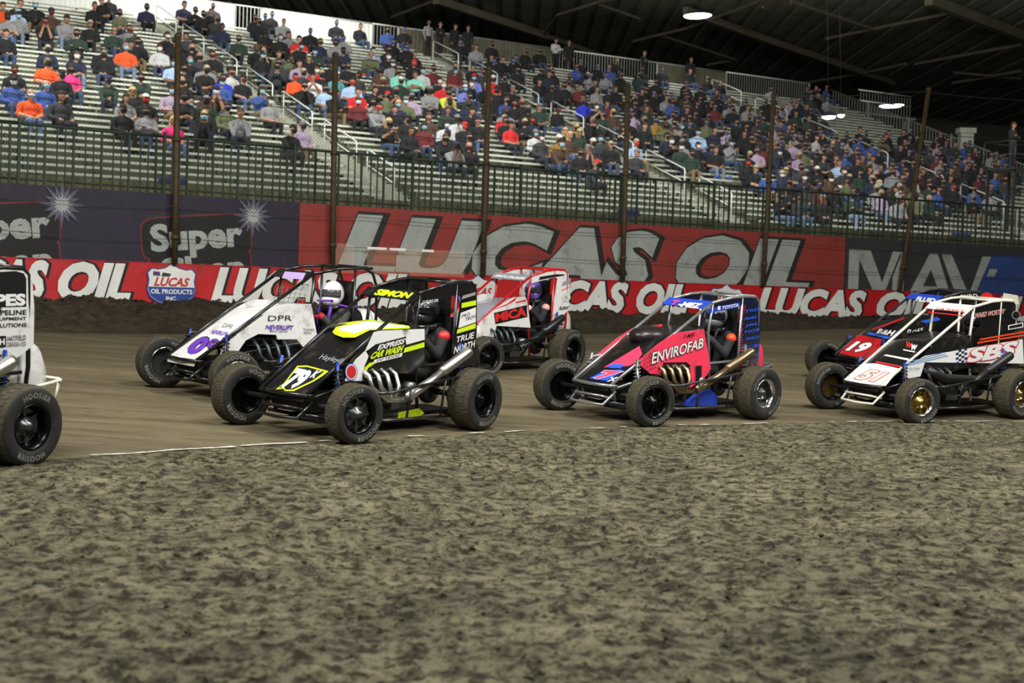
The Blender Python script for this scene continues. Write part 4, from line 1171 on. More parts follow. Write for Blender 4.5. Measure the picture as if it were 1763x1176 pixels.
    b = MB(); b.box((-.93, 0, 1.17), (.06, .26, .26)); b.build('head_rest', P_BLK, car)
    b = MB()
    b.tube([(-.43 + .045 * math.sin(a), .15 * math.cos(a), .88 + .145 * math.sin(a)) for a in np.linspace(0, 2 * math.pi, 25)], .014, 6, cap=False)
    b.tube([(-.43, -.15, .88), (-.43, .15, .88)], .012, 6); b.tube([(-.43, 0, .88), (.1, 0, .80)], .014, 6); b.build('steering_wheel', X_ENG, car)
    # engine
    b = MB(); b.box((.33, 0, .44), (.62, .30, .34)); b.box((.33, .06, .66), (.56, .22, .14), 0, Matrix.Rotation(.25, 3, 'X')); b.box((.33, -.12, .66), (.5, .16, .12))
    for i in range(4): b.lathe([(.03, 0), (.035, .10), (.045, .12)], 12, 'z', (.12 + .14 * i, -.10, .70))
    b.lathe([(.001, -.05), (.09, -.05), (.09, .05), (.001, .05)], 20, 'x', (.66, 0, .40)); b.box((.1, .2, .34), (.16, .12, .14)); b.build('engine', X_ENG, car)
    b = MB(); b.box((.33, .175, .60), (.50, .03, .09)); b.box((-.10, .18, .28), (.22, .10, .16)); b.lathe([(.001, 0), (.055, 0), (.055, .15), (.001, .15)], 16, 'y', (-.16, .2, .42)); b.build('engine_cover', X_ALU, car)
    for i in range(4):
        x = .54 - .13 * i
        b = MB(); b.tube([(x, .17, .58), (x + .02, .30, .62), (x + .03, .40, .57), (x + .02, .44, .46), (.30 - .03 * i + .04, .455 + .012 * (i % 2), .335 + .02 * (i // 2)), (.16 - .02 * i, .47, .33), (.02, .475, .385)], .023, 10)
        b.build('exhaust_header', exh, car)
    b = MB(); b.tube([(.10, .475, .345), (-.02, .478, .39), (-.24, .485, .49), (-.46, .49, .60)], [.045, .048, .04, .038], 14); b.tube([(-.40, .489, .57), (-.44, .49, .59), (-.80, .50, .765), (-.83, .50, .78)], [.04, .056, .056, .05], 16); b.build('exhaust_pipe', exh, car)
    # nerf bars
    for s in (1, -1):
        b = MB(); b.tube([(.56, .31 * s, .44), (.50, .50 * s, .41), (.40, .53 * s, .415), (-.62, .54 * s, .53), (-.70, .50 * s, .54), (-.72, .31 * s, .55)], .014, 8)
        b.tube([(.46, .31 * s, .16), (.42, .50 * s, .15), (-.64, .50 * s, .14), (-.66, .31 * s, .15)], .014, 8)
        b.tube([(.10, .535 * s, .45), (.10, .50 * s, .145)], .012, 8); b.tube([(-.42, .54 * s, .505), (-.42, .50 * s, .14)], .012, 8); b.build('nerf_bar', nerf_m or frame, car)
    if hump:
        b = MB(); _ell(b, (.38, -.02, .91), (.28, .20, .12), 24, 12); b.build('hood_scoop', hump, car)
    return car_api

DRV_P = [('e', (-.72, 0, .52), (.15, .17, .12), 0), ('e', (-.75, 0, .68), (.13, .17, .16), 0), ('e', (-.77, 0, .84), (.13, .19, .14), 0), ('c', (-.77, -.16, .92), (-.77, .16, .92), .075, .075, 0), ('c', (-.77, 0, .93), (-.75, 0, 1.04), .06, .055, 0), ('e', (-.73, 0, 1.10), (.10, .085, .12), 0)]
DRV_H = []
for s in (-1, 1):
    DRV_P += [('c', (-.70, .09 * s, .50), (-.28, .14 * s, .56), .09, .07, 0), ('c', (-.28, .14 * s, .56), (.12, .10 * s, .34), .065, .05, 0), ('c', (.12, .10 * s, .30), (.16, .10 * s, .42), .045, .04, 1),
              ('c', (-.77, .215 * s, .91), (-.60, .27 * s, .72), .065, .052, 0), ('c', (-.60, .27 * s, .72), (-.47, .19 * s, .87), .052, .042, 0), ('e', (-.45, .165 * s, .89), (.05, .045, .05), 1)]
    DRV_H.append(((-.48, .17 * s, .885), (.8, -.25 * s, .2), s, (0, .1, 1)))
ME_DRV = figure_mesh('driver_figure', DRV_P, [BASE_MATS[0], BASE_MATS[0], BASE_MATS[0], M_SHOE, M_EYE, M_MOUTH], 0.018, DRV_H, None)
b = MB(); _ell(b, (0, 0, 0), (.148, .125, .148), 24, 16); 
_ell(b, (.045, 0, -.075), (.115, .108, .085), 20, 12); ME_HELM = b.mesh('helmet', [D_WHT])
b = shell(lambda p: p[0] > .03 and -.035 < p[2] < .055, (.155, .131, .150), (.003, 0, 0), nu=40, nv=28); ME_VIS = b.mesh('visor', [G_VIS])
b = MB(); b.tube([(-.05, .13, -.09), (.08, .12, -.12), (.14, 0, -.13), (.08, -.12, -.12), (-.05, -.13, -.09)], .035, 8); ME_COLLAR = b.mesh('neck_collar', [P_BLK])
def driver(key, label, suit, glove, helm, visor=G_VIS, yaw=0.0, collar=P_BLK, tether=None, patch=None):
    M = car_matrix(key)
    o = obj('person', ME_DRV); o.matrix_world = M
    dress(o, [suit, glove, glove]); tag(o, label, 'person', 'race drivers strapped in their cars')
    h_ = obj('helmet', ME_HELM, o); h_.location = (-.735, 0, 1.145); h_.rotation_euler.z = yaw; dress(h_, [helm])
    v = obj('visor', ME_VIS, h_); dress(v, [visor])
    c = obj('neck_collar', ME_COLLAR, o); c.location = (-.75, 0, 1.10); dress(c, [collar])
    for s in (1, -1):
        b = MB(); b.tube([(-.64, .10 * s, 1.0), (-.60, .10 * s, .86), (-.62, .06 * s, .66)], .022, 6); b.build('shoulder_belt', tether or D_BLK, o)
    if patch:
        b = MB(); _ell(b, (-.745, .235, .90), (.07, .06, .06), 14, 10); b.build('shoulder_patch', patch, o)
    if tether:
        b = MB(); b.tube([(-.60, .16, 1.06), (-.50, .30, 1.08), (-.28, .31, 1.08)], .014, 6); b.tube([(-.72, .14, 1.02), (-.80, .24, 1.0), (-.86, .30, 1.02)], .016, 6); b.build('head_tether', tether, o)
    return o

# --- black and yellow car
Z79 = (370, 460, 3.526)
A = make_car('79k', 'black car with neon yellow trim and number 79K on its nose', Z79, P_BLK, P_BLK, P_BLK, P_BLK, P_BLK, [(.84, .50), (.87, .61), (.47, .925), (.30, .985), (-.31, 1.0), (-.345, .63), (-.1, .56), (.40, .58), (.62, .50)], 'full', lips=(R_BLK, R_BLK, R_BLK), faces=(R_GRY, R_BLK, R_BLK))
p, t = A['poly'], A['txt']
t('V', 'SIMON', [(962, 168), (1188, 192), (1208, 156), (985, 131)], P_YEL, 0.05, 0.3)
p('H', [(370, 742), (420, 705), (500, 600), (560, 598), (690, 632), (655, 660), (600, 695), (480, 752), (425, 752), (415, 738)], P_YEL)
p('H', [(385, 735), (428, 705), (505, 608), (560, 606), (665, 634), (645, 652), (592, 690), (476, 744), (428, 745), (420, 730)], D_BLK)
t('H', '79', [(392, 735), (505, 742), (600, 632), (500, 612)], D_WHT, 0.05, 0.1)
t('H', 'K', [(575, 672), (605, 676), (652, 634), (612, 626)], D_WHT, 0.03, 0.2)
t('H', 'HayleyB', [(625, 570), (770, 592), (790, 560), (645, 525)], D_GRY, 0.0, 0.5)
p('C', [(715, 395), (750, 345), (940, 320), (1180, 360), (1185, 375), (940, 385), (850, 430), (780, 430), (725, 410)], P_YEL)
p('C', [(750, 385), (765, 365), (940, 330), (1170, 365), (940, 378), (900, 385), (850, 405)], D_WHT)
p('L', [(960, 395), (1000, 385), (1270, 374), (1270, 440), (1160, 470), (1150, 425), (970, 470), (930, 500), (905, 515)], D_WHT)
p('L', [(785, 690), (800, 640), (850, 560), (910, 505), (930, 540), (905, 600), (890, 690)], D_WHT)
p('L', [(1140, 520), (1150, 490), (1268, 455), (1268, 485)], P_YEL)
p('L', [(905, 670), (905, 610), (935, 580), (990, 570), (960, 590), (925, 612), (915, 640), (912, 670)], P_YEL)
p('L', [(925, 525), (970, 468), (1158, 420), (1140, 515), (940, 565)], D_BLK)
t('L', 'EXPRESS', [(980, 506), (1142, 464), (1155, 430), (990, 472)], D_WHT, 0.04, 0.15)
t('L', 'CAR WASH', [(934, 560), (1130, 514), (1146, 470), (955, 516)], P_YEL, 0.05, 0.15)
p('L', [(955, 585), (962, 562), (1135, 518), (1128, 542)], D_WHT)
t('L', 'OF TEXAS', [(975, 576), (1115, 540), (1118, 526), (980, 562)], D_BLK, 0.02, 0.1)
circ = lambda cx, cy, rx, ry, n=20: [(cx + rx * math.cos(2 * math.pi * i / n), cy + ry * math.sin(2 * math.pi * i / n)) for i in range(n)]
p('L', circ(822, 635, 38, 52), D_BLU); p('L', circ(822, 635, 34, 47), D_WHT); p('L', circ(822, 635, 29, 40), D_RED)
p('L', [(1492, 218), (1578, 200), (1578, 230), (1490, 247)], P_YEL); p('L', [(1465, 378), (1576, 340), (1575, 370), (1460, 403)], P_YEL)
p('L', [(1485, 277), (1577, 242), (1576, 333), (1470, 370)], D_WHT)
t('L', 'PRO', [(1490, 308), (1540, 292), (1542, 272), (1494, 288)], D_BLK, 0.02); t('L', 'TECH', [(1510, 327), (1572, 306), (1573, 286), (1514, 306)], D_BLK, 0.02)
t('L', 'TRUE', [(1455, 458), (1564, 430), (1567, 392), (1460, 422)], D_WHT, 0.02, 0.1); t('L', 'NORTH', [(1440, 526), (1570, 482), (1571, 440), (1446, 482)], D_WHT, 0.02, 0.1)
t('L', 'LUCAS OIL', [(1250, 220), (1348, 207), (1350, 190), (1252, 202)], D_WHT, 0.02, 0.2)
p('L', [(1488, 195), (1572, 168), (1574, 150), (1495, 172)], D_GRY)
p('L', [(1100, 915), (1105, 880), (1230, 855), (1262, 885), (1235, 902)], P_YEL, 'side_tag', .02)
driver('79k', 'driver in dark suit inside the black and yellow car', mat('suit_black', S(26, 26, 28), 0.8), mat('glove_black', S(30, 30, 32), 0.7), paint('helmet_dark_grey', S(48, 50, 56)), patch=D_RED)

# --- white car with the purple number
Z0G = (230, 430, 3.793)
A = make_car('0g', 'white car with black open cage and purple number 0 on its nose', Z0G, P_BLK, P_WHT, P_WHT, P_BLK, P_BLK, [(1.0, .47), (.94, .60), (.48, .895), (.30, .985), (.16, 1.04), (-.18, 1.04), (-.31, .60), (-.1, .55), (.0, .64), (.26, .64), (.28, .69), (.52, .70), (.68, .63), (.78, .50)], 'none', HZ=1.38, TZc=1.465, exh=X_DRK, faces=(R_GRY, R_GRY, R_BLK), lips=(R_CHR, R_CHR, R_BLK))
p, t = A['poly'], A['txt']
p('V', [(968, 184), (988, 142), (1125, 152), (1105, 194)], D_LIL); t('V', 'QUINN', [(978, 182), (1095, 190), (1112, 158), (996, 148)], D_PUR, 0.02, 0.2)
t('H', '0', [(328, 676), (425, 690), (512, 575), (430, 562)], D_PUR, 0.06, 0.1, (D_BLK, 0.03)); t('H', 'G', [(472, 642), (530, 648), (560, 592), (510, 576)], D_PUR, 0.05, 0.1, (D_BLK, 0.04))
t('H', 'NEVERLIFT', [(500, 548), (608, 563), (620, 542), (520, 522)], D_PUR, 0.02, 0.2); t('H', 'DPR', [(575, 505), (640, 518), (655, 492), (592, 478)], D_GRY, 0.0, 0.2)
t('L', 'DPR', [(875, 465), (1032, 462), (1032, 428), (880, 430)], D_BLK, -0.005); t('L', 'NEVERLIFT', [(858, 518), (1040, 524), (1044, 494), (862, 490)], D_PUR, 0.03, 0.15)
t('L', 'Motor Sports', [(885, 540), (1005, 542), (1005, 524), (888, 522)], D_PUR, 0.01, 0.3); t('L', 'THANKS', [(1105, 528), (1178, 530), (1178, 514), (1105, 512)], D_BLK, 0.0); t('L', 'REKX', [(1110, 548), (1160, 549), (1160, 534), (1110, 533)], D_BLK, 0.0)
# window net of thin wires ahead of the driver
b = MB()
for i in range(7): b.tube([(-.10, -.28 + .09 * i, 1.03), (-.17, -.28 + .09 * i, 1.26)], .0035, 5)
for i in range(5): b.tube([(-.10 - .0175 * i, -.29, 1.03 + .055 * i), (-.10 - .0175 * i, .29, 1.03 + .055 * i)], .0035, 5)
b.build('wire_screen', mat('screen_wire', S(150, 150, 140), 0.5, metal=0.5), A['car'])
driver('0g', 'driver in white full-face helmet and red gloves in the white open-cage car', mat('suit_charcoal', S(60, 60, 64), 0.8), mat('glove_red', S(200, 34, 44), 0.6), paint('helmet_white', S(238, 238, 236), 0.3, False), mat('visor_silver', S(120, 122, 126), 0.15, metal=0.6), 0.35, P_BLK, D_PUR)

# --- white and red car behind
ZMI = (790, 440, 5.346)
A = make_car('mica', 'white and grey car with red cage and MICA on its side', ZMI, P_BLK, P_GREY, P_WHT, P_WHT, P_GREY, [(.95, .55), (.94, .62), (.48, .905), (.30, .985), (.10, 1.06), (-.15, 1.07), (-.19, 1.02), (-.31, .62), (.45, .66), (.5, .5)], 'cut', HZ=1.36, HX=-.25, TZc=1.465, exh=X_DRK, cage_m=P_RED)
p, t = A['poly'], A['txt']
t('V', 'BECKER', [(318, 192), (602, 222), (617, 203), (332, 174)], D_WHT, 0.04, 0.4)
p('L', [(300, 506), (440, 445), (530, 380), (520, 415), (430, 462)], D_RED)
p('L', [(322, 528), (625, 455), (630, 565), (335, 632)], D_BLK); t('L', 'MICA', [(335, 612), (622, 556), (618, 464), (335, 534)], D_RED, 0.05)
p('L', [(520, 440), (525, 425), (615, 405), (615, 418)], D_RED)
p('L', [(945, 282), (955, 245), (1030, 205), (1025, 255)], P_GREY); p('L', [(945, 316), (1035, 275), (1036, 281), (946, 323)], D_RED)
t('L', 'Acitor', [(915, 505), (1010, 492), (1015, 452), (920, 466)], D_BLK, 0.02, 0.1)
p('L', [(735, 224), (742, 196), (890, 172), (970, 172), (968, 182), (880, 196)], D_BLK)
p('L', circ(985, 382, 40, 40), mat('decal_pale_green', S(206, 214, 204), 0.5)); t('L', 'A', [(972, 405), (998, 400), (998, 362), (972, 366)], mat('decal_green', S(70, 96, 76), 0.5), 0.0)
b = MB(); _ell(b, (.98, .38, .56), (.14, .10, .13), 20, 12); b.build('nose_pod', P_WHT, A['car'])
driver('mica', 'driver in black suit and violet helmet inside the MICA car', mat('suit_black2', S(30, 30, 34), 0.8, var=0.3, vscale=9), mat('glove_white', S(196, 196, 192), 0.7), paint('helmet_violet', S(110, 92, 176), 0.3, False), mat('visor_grey', S(84, 88, 96), 0.15, metal=0.5), 0.3, patch=D_ROSE)

# --- pink and blue car
Z7X = (920, 480, 4.007)
A = make_car('7x', 'neon pink and blue car with number 7X on its nose', Z7X, mat('tube_silver', S(168, 170, 172), 0.3, metal=0.7), P_BLK, P_PINK, P_NAVY, P_BLUE, [(735, 600), (730, 560), (860, 450), (975, 375), (1170, 348), (1218, 620), (1150, 700), (1075, 755), (1080, 600), (1050, 575), (890, 578), (870, 660), (800, 655)], 'full', HZ=1.315, HX=-.26, TZc=1.40, exh=X_BRN, spring=X_SPR, lips=(R_BLK, R_BLK, R_CHR), faces=(R_BLK, R_BLK, R_GRY), hump=mat('carbon_scoop', S(34, 28, 30), 0.35), nerf_m=mat('tube_graphite', S(70, 72, 76), 0.35, metal=0.6))
p, t = A['poly'], A['txt']
t('V', '-MEZ', [(985, 190), (1145, 208), (1165, 172), (1005, 156)], D_WHT, 0.05, 0.25, (D_BLK, 0.04)); t('V', 'T', [(945, 178), (985, 184), (1010, 152), (958, 146)], D_PNK, 0.05, 0.25)
p('H', [(480, 612), (725, 465), (745, 520), (705, 575), (640, 612)], P_PINK); p('H', [(365, 690), (470, 628), (655, 600), (668, 612), (548, 712), (485, 722)], P_NAVY); p('H', [(382, 688), (475, 640), (600, 628), (610, 640), (500, 705)], D_BLU)
t('H', '7', [(402, 692), (505, 700), (615, 642), (478, 632)], D_PNK, 0.07, 0.1, (D_WHT, 0.02)); t('H', 'X', [(500, 712), (558, 712), (582, 682), (522, 680)], D_WHT, 0.04, 0.1)
p('H', [(500, 602), (560, 590), (620, 595), (600, 620), (520, 618)], D_BLU)
t('L', 'ENVIROFAB', [(805, 590), (1160, 475), (1165, 405), (808, 510)], D_WHT, 0.02, 0.12, (D_BLK, 0.035)); t('L', 'T-MEZ', [(1025, 412), (1103, 392), (1108, 368), (1030, 388)], D_BLK, 0.02, 0.2)
p('L', [(1095, 715), (1115, 590), (1160, 598), (1210, 615), (1190, 660), (1150, 702)], P_PINK)
t('L', '1', [(1105, 712), (1148, 702), (1150, 598), (1108, 600)], D_BLK, 0.04)
p('L', [(868, 662), (872, 600), (890, 578), (1050, 575), (1072, 600), (1072, 655)], D_BLK, 'engine_shroud', -.004); t('L', 'TRD', [(940, 618), (1026, 618), (1026, 596), (942, 596)], D_GRY, 0.0)
for i in range(9):
    for j in range(6):
        x = 748 + j * 17 + (i % 2) * 8; y = 540 + i * 14 - j * 8
        if y < 655 and x - 735 < 105: p('L', [(x, y), (x + 4, y + 5), (x + 8, y), (x + 4, y - 5)], D_BLK, 'dot', .0012)
p('L', [(1192, 240), (1195, 208), (1415, 162), (1412, 196)], P_BLUE, 'graphic', .0012); t('L', 'TOYOTA', [(1290, 212), (1404, 192), (1405, 168), (1292, 188)], D_WHT, 0.03)
p('L', [(1264, 216), (1264, 190), (1282, 187), (1282, 213)], D_WHT, 'graphic', .004)
for i, (w_, y) in enumerate((('TRD', 222), ('Mobil 1', 272), ('JBL', 322), ('NOS', 362), ('YAHLCO', 412), ('CE', 470), ('ORI', 530))):
    t('L', w_, [(1445, y + 14), (1545, y - 4), (1546, y - 24), (1448, y - 6)], D_BLU, 0.02)
for i in range(14):
    for j in range(2):
        x = 1410 + j * 14 + (i % 2) * 7 + i * 0; y = 260 + i * 18
        p('L', [(x, y), (x + 4, y + 5), (x + 8, y), (x + 4, y - 5)], D_PNK, 'dot', .0012)
b = MB(); b.prism([tuple(A['hit'](x, y, (0, .40, 0), (0, 1, 0))[[0, 2]]) for x, y in ((1055, 878), (1130, 815), (1170, 780), (1215, 770), (1250, 800), (1252, 872))], lambda u, v, tt: (u, tt, v), .30, .42); b.build('side_tank', P_BLUE, A['car'])
driver('7x', 'driver in grey helmet with orange shoulder patch in the pink car', mat('suit_dark', S(30, 30, 36), 0.8), mat('glove_dark', S(40, 40, 44), 0.7), paint('helmet_grey', S(120, 122, 126), 0.3, False), G_VIS, 0.2, patch=D_ORG)

# --- white-caged car at the right
Z51 = (1380, 480, 4.522)
A = make_car('51', 'black and white car with white cage and number 51 on its nose', Z51, P_BLK, P_BLK, P_BLK, P_BLK, P_WHT, [(.70, .52), (.66, .72), (.30, .985), (-.31, 1.02), (-.9, .98), (-1.1, .9), (-1.1, .62), (.3, .60), (.5, .52)], 'closed', HZ=1.365, HX=-.27, TZc=1.45, exh=mat('shroud_black', S(24, 24, 26), 0.45), lips=(R_CHR, R_BLK, R_CHR), faces=(R_GLD, R_GLD, R_GLD), cage_m=P_CRM, bump_m=P_CRM)
p, t = A['poly'], A['txt']
p('V', [(985, 256), (1262, 285), (1262, 293), (983, 262)], D_RED); t('V', 'JAMES', [(1020, 245), (1262, 272), (1275, 245), (1042, 222)], D_RED, 0.0, 0.2)
p('H', [(328, 805), (480, 660), (580, 660), (765, 700), (655, 835)], P_WHT); t('H', '51', [(402, 782), (575, 808), (682, 735), (520, 700)], D_ROSE, 0.05, 0.1, (mat('decal_brick', S(120, 40, 36), 0.5), 0.03)); t('H', '51', [(408, 778), (570, 802), (672, 735), (525, 703)], P_CRM, 0.0, 0.1)
p('H', [(585, 643), (778, 682), (776, 694), (578, 655)], D_RED); p('H', [(640, 600), (660, 592), (840, 625), (835, 640)], D_WHT)
t('H', 'W', [(808, 535), (850, 548), (868, 505), (818, 488)], D_RED, 0.06); t('H', 'W', [(845, 556), (892, 562), (905, 520), (858, 512)], D_WHT, 0.06); p('H', [(795, 552), (885, 570), (882, 578), (792, 560)], D_WHT)
p('L', [(805, 780), (808, 680), (960, 600), (1140, 570), (1250, 550), (1720, 470), (1730, 660), (960, 650), (925, 760)], D_WHT, 'graphic', .001)
for k_ in range(3): p('L', [(820, 668 - 12 * k_ + 4), (1140 - 20 * k_, 596 - 12 * k_), (1140 - 20 * k_, 602 - 12 * k_), (820, 674 - 12 * k_ + 4)], D_SKY, 'stripe', .003)
for i in range(4):
    for j in range(6):
        if (i + j) % 2: p('L', [(1200 + i * 22, 560 + j * 18 - i * 6), (1222 + i * 22, 554 + j * 18 - i * 6), (1222 + i * 22, 572 + j * 18 - i * 6), (1200 + i * 22, 578 + j * 18 - i * 6)], mat('decal_navy_check', S(30, 40, 80), 0.5), 'check', .003)
t('L', 'SBS', [(1278, 655), (1645, 605), (1688, 478), (1312, 542)], D_WHT, 0.05, 0.1, (D_RED, 0.035))
t('L', 'WARD WORTHY', [(1342, 308), (1575, 272), (1584, 232), (1350, 266)], D_ROSE, 0.03, 0.1)
for k_ in range(2): p('L', [(1390 - 20 * k_, 466 + 26 * k_), (1760, 402 + 26 * k_), (1760, 414 + 26 * k_), (1385 - 20 * k_, 480 + 26 * k_)], D_ORG, 'stripe', .003)
p('L', circ(1665, 282, 34, 34), D_GRY); p('L', circ(1665, 282, 28, 28), D_BLK); p('L', [(1602, 398), (1602, 362), (1720, 338), (1720, 376)], D_WHT); p('L', [(1610, 390), (1610, 368), (1712, 346), (1712, 370)], D_BLK)
t('L', 'Ron Kimler', [(835, 708), (918, 702), (918, 686), (835, 690)], D_BLK, 0.0)
b = MB(); b.tube([(.58, .38, .62), (.50, .42, .56), (.3, .44, .50), (-.3, .46, .47), (-.72, .46, .49)], [.05, .06, .062, .058, .05], 12); b.build('air_duct', mat('shroud_black', S(24, 24, 26), 0.45), A['car'])
driver('51', 'driver barely visible behind the black sail of car 51', mat('suit_slate', S(48, 52, 62), 0.8), mat('glove_black', S(30, 30, 32), 0.7), paint('helmet_black', S(30, 32, 38), 0.3, False))

# --- red and black car behind it
A = make_car('19', 'red and black car with number 19 on its nose', Z51, P_BLK, P_BLK, P_BLK, P_BLK, P_BLUE, [(.95, .50), (.90, .62), (.48, .905), (.30, .985), (-.31, 1.0), (-.9, .95), (-1.0, .62), (.4, .58)], 'full', HZ=1.305, HX=-.26, TZc=1.39, exh=X_DRK, cage_m=mat('tube_graphite', S(70, 72, 76), 0.35, metal=0.6))
p, t = A['poly'], A['txt']
t('V', 'FLUID', [(885, 172), (1035, 190), (1048, 155), (900, 138)], D_WHT, 0.04, 0.15)
p('H', [(292, 580), (440, 435), (660, 478), (548, 612), (480, 622)], P_RED); t('H', '19', [(335, 560), (478, 582), (565, 502), (412, 485)], D_WHT, 0.05, 0.15, (D_BLK, 0.04))
t('H', 'B&H', [(582, 425), (708, 447), (735, 405), (602, 390)], D_WHT, 0.03, 0.15); p('H', [(510, 432), (525, 418), (690, 455), (670, 470)], D_BLU)
p('C', [(540, 395), (800, 300), (800, 318), (560, 402)], P_RED)
t('L', 'BYRD', [(1232, 155), (1368, 150), (1368, 116), (1236, 126)], D_WHT, 0.0); p('L', circ(1440, 150, 50, 45), D_RED); p('L', [(1560, 170), (1570, 110), (1680, 130), (1690, 200)], P_CRM)
t('L', 'Rott', [(812, 450), (945, 395), (945, 372), (820, 398)], D_WHT, 0.0, 0.1); p('L', [(920, 330), (1100, 285), (1190, 285), (1190, 300), (960, 345)], D_BLU); t('L', 'Jacob', [(1045, 395), (1170, 375), (1172, 350), (1050, 372)], D_WHT, -0.01, 0.3)
driver('19', 'driver hidden deep inside the red and black car', mat('suit_slate', S(48, 52, 62), 0.8), mat('glove_black', S(30, 30, 32), 0.7), paint('helmet_maroon', S(110, 30, 34), 0.3, False))

# --- car cut off by the left edge
ZPE = (0, 450, 3.36)
A = make_car('pes', 'white and black car cut off by the left edge of the picture', ZPE, P_BLK, P_BLK, P_WHT, P_WHT, P_BLK, [(.86, .5), (.87, .61), (.47, .925), (.30, .985), (-.31, 1.0), (-.345, .63), (.4, .58)], 'cut', TZc=1.46, lips=(R_BLK, R_BLK, R_BLK), faces=(R_GRY, R_GRY, R_GRY))
p, t = A['poly'], A['txt']
p('L', [(-160, 70), (90, 56), (138, 70), (152, 100), (152, 262), (-60, 268), (-80, 160)], D_BLK)
t('L', 'PES', [(-30, 262), (148, 256), (148, 186), (-30, 190)], D_WHT, 0.05)
t('L', 'PIPELINE', [(-38, 312), (152, 308), (152, 280), (-38, 284)], D_BLK, 0.02); t('L', 'EQUIPMENT', [(-58, 348), (152, 342), (152, 320), (-58, 325)], D_BLK, 0.02); t('L', 'SOLUTIONS', [(-52, 384), (152, 378), (152, 355), (-52, 360)], D_BLK, 0.02)
t('L', 'HATFIELD', [(40, 462), (148, 454), (148, 426), (40, 433)], D_BLK, 0.01); t('L', 'DESIGN CO', [(40, 494), (148, 488), (148, 464), (40, 469)], D_BLK, 0.01); p('L', [(-12, 496), (-12, 432), (32, 430), (32, 494)], D_BLK); t('L', 'H', [(-6, 484), (24, 482), (24, 446), (-6, 448)], D_WHT, 0.04)
driver('pes', 'driver of the car cut off at the left edge', mat('suit_slate', S(48, 52, 62), 0.8), mat('glove_black', S(30, 30, 32), 0.7), paint('helmet_white2', S(220, 220, 220), 0.3, False))
# ------------------------------------------------------------------ spectators
CLOTH = {'k': ('black', (24, 24, 28)), 'c': ('charcoal', (52, 54, 58)), 'g': ('grey', (130, 132, 134)), 'G': ('pale grey', (186, 188, 188)), 'n': ('navy', (32, 38, 62)), 'b': ('blue', (52, 78, 140)), 'B': ('royal blue', (38, 52, 178)),
         'l': ('light blue', (156, 182, 214)), 'p': ('periwinkle', (112, 122, 196)), 'd': ('dark green', (36, 56, 46)), 'o': ('olive', (92, 98, 70)), 'm': ('maroon', (98, 32, 36)), 'r': ('red', (190, 36, 40)), 'O': ('orange', (226, 84, 36)),
         'P': ('hot pink', (226, 52, 124)), 'y': ('neon yellow', (200, 224, 70)), 'w': ('white', (218, 218, 214)), 't': ('tan', (160, 138, 100)), 'M': ('mustard', (142, 112, 52)), 'a': ('mint', (120, 200, 176)), 'T': ('teal', (86, 150, 156)),
         'v': ('lilac', (158, 142, 166)), 'u': ('purple', (62, 48, 104)), 'e': ('brown', (72, 54, 42))}
CM = {k: mat('cloth_' + v[0].replace(' ', '_'), S(*v[1]), 0.9, var=0.12, vscale=9) for k, v in CLOTH.items()}
PANTS = [mat('trousers_%d' % i, S(*c), 0.9, var=0.1, vscale=9) for i, c in enumerate(((58, 74, 104), (84, 104, 138), (34, 36, 44), (40, 44, 58), (112, 128, 152), (28, 28, 30), (120, 104, 78)))]
HAIRM = [mat('hair_%d' % i, S(*c), 0.8) for i, c in enumerate(((40, 30, 24), (72, 54, 40), (150, 146, 140), (188, 160, 110), (28, 24, 22)))]
MASKC = {'k': ('black', (26, 26, 28)), 'w': ('white', (214, 220, 222)), 'b': ('blue', (140, 186, 208)), 'r': ('red', (196, 48, 40)), 'm': ('maroon', (96, 34, 38)), 'n': ('navy', (40, 44, 90))}
MASKM = {k: mat('mask_' + v[0], S(*v[1]), 0.8) for k, v in MASKC.items()}
CAPC = {'k': ('black', (28, 28, 30)), 'w': ('white', (214, 214, 208)), 'r': ('red', (196, 40, 44)), 't': ('tan', (168, 156, 128)), 'n': ('navy', (36, 42, 86)), 'g': ('grey', (120, 122, 120)), 'o': ('olive', (104, 106, 74))}
CAPM = {k: mat('cap_' + v[0], S(*v[1]), 0.85) for k, v in CAPC.items()}

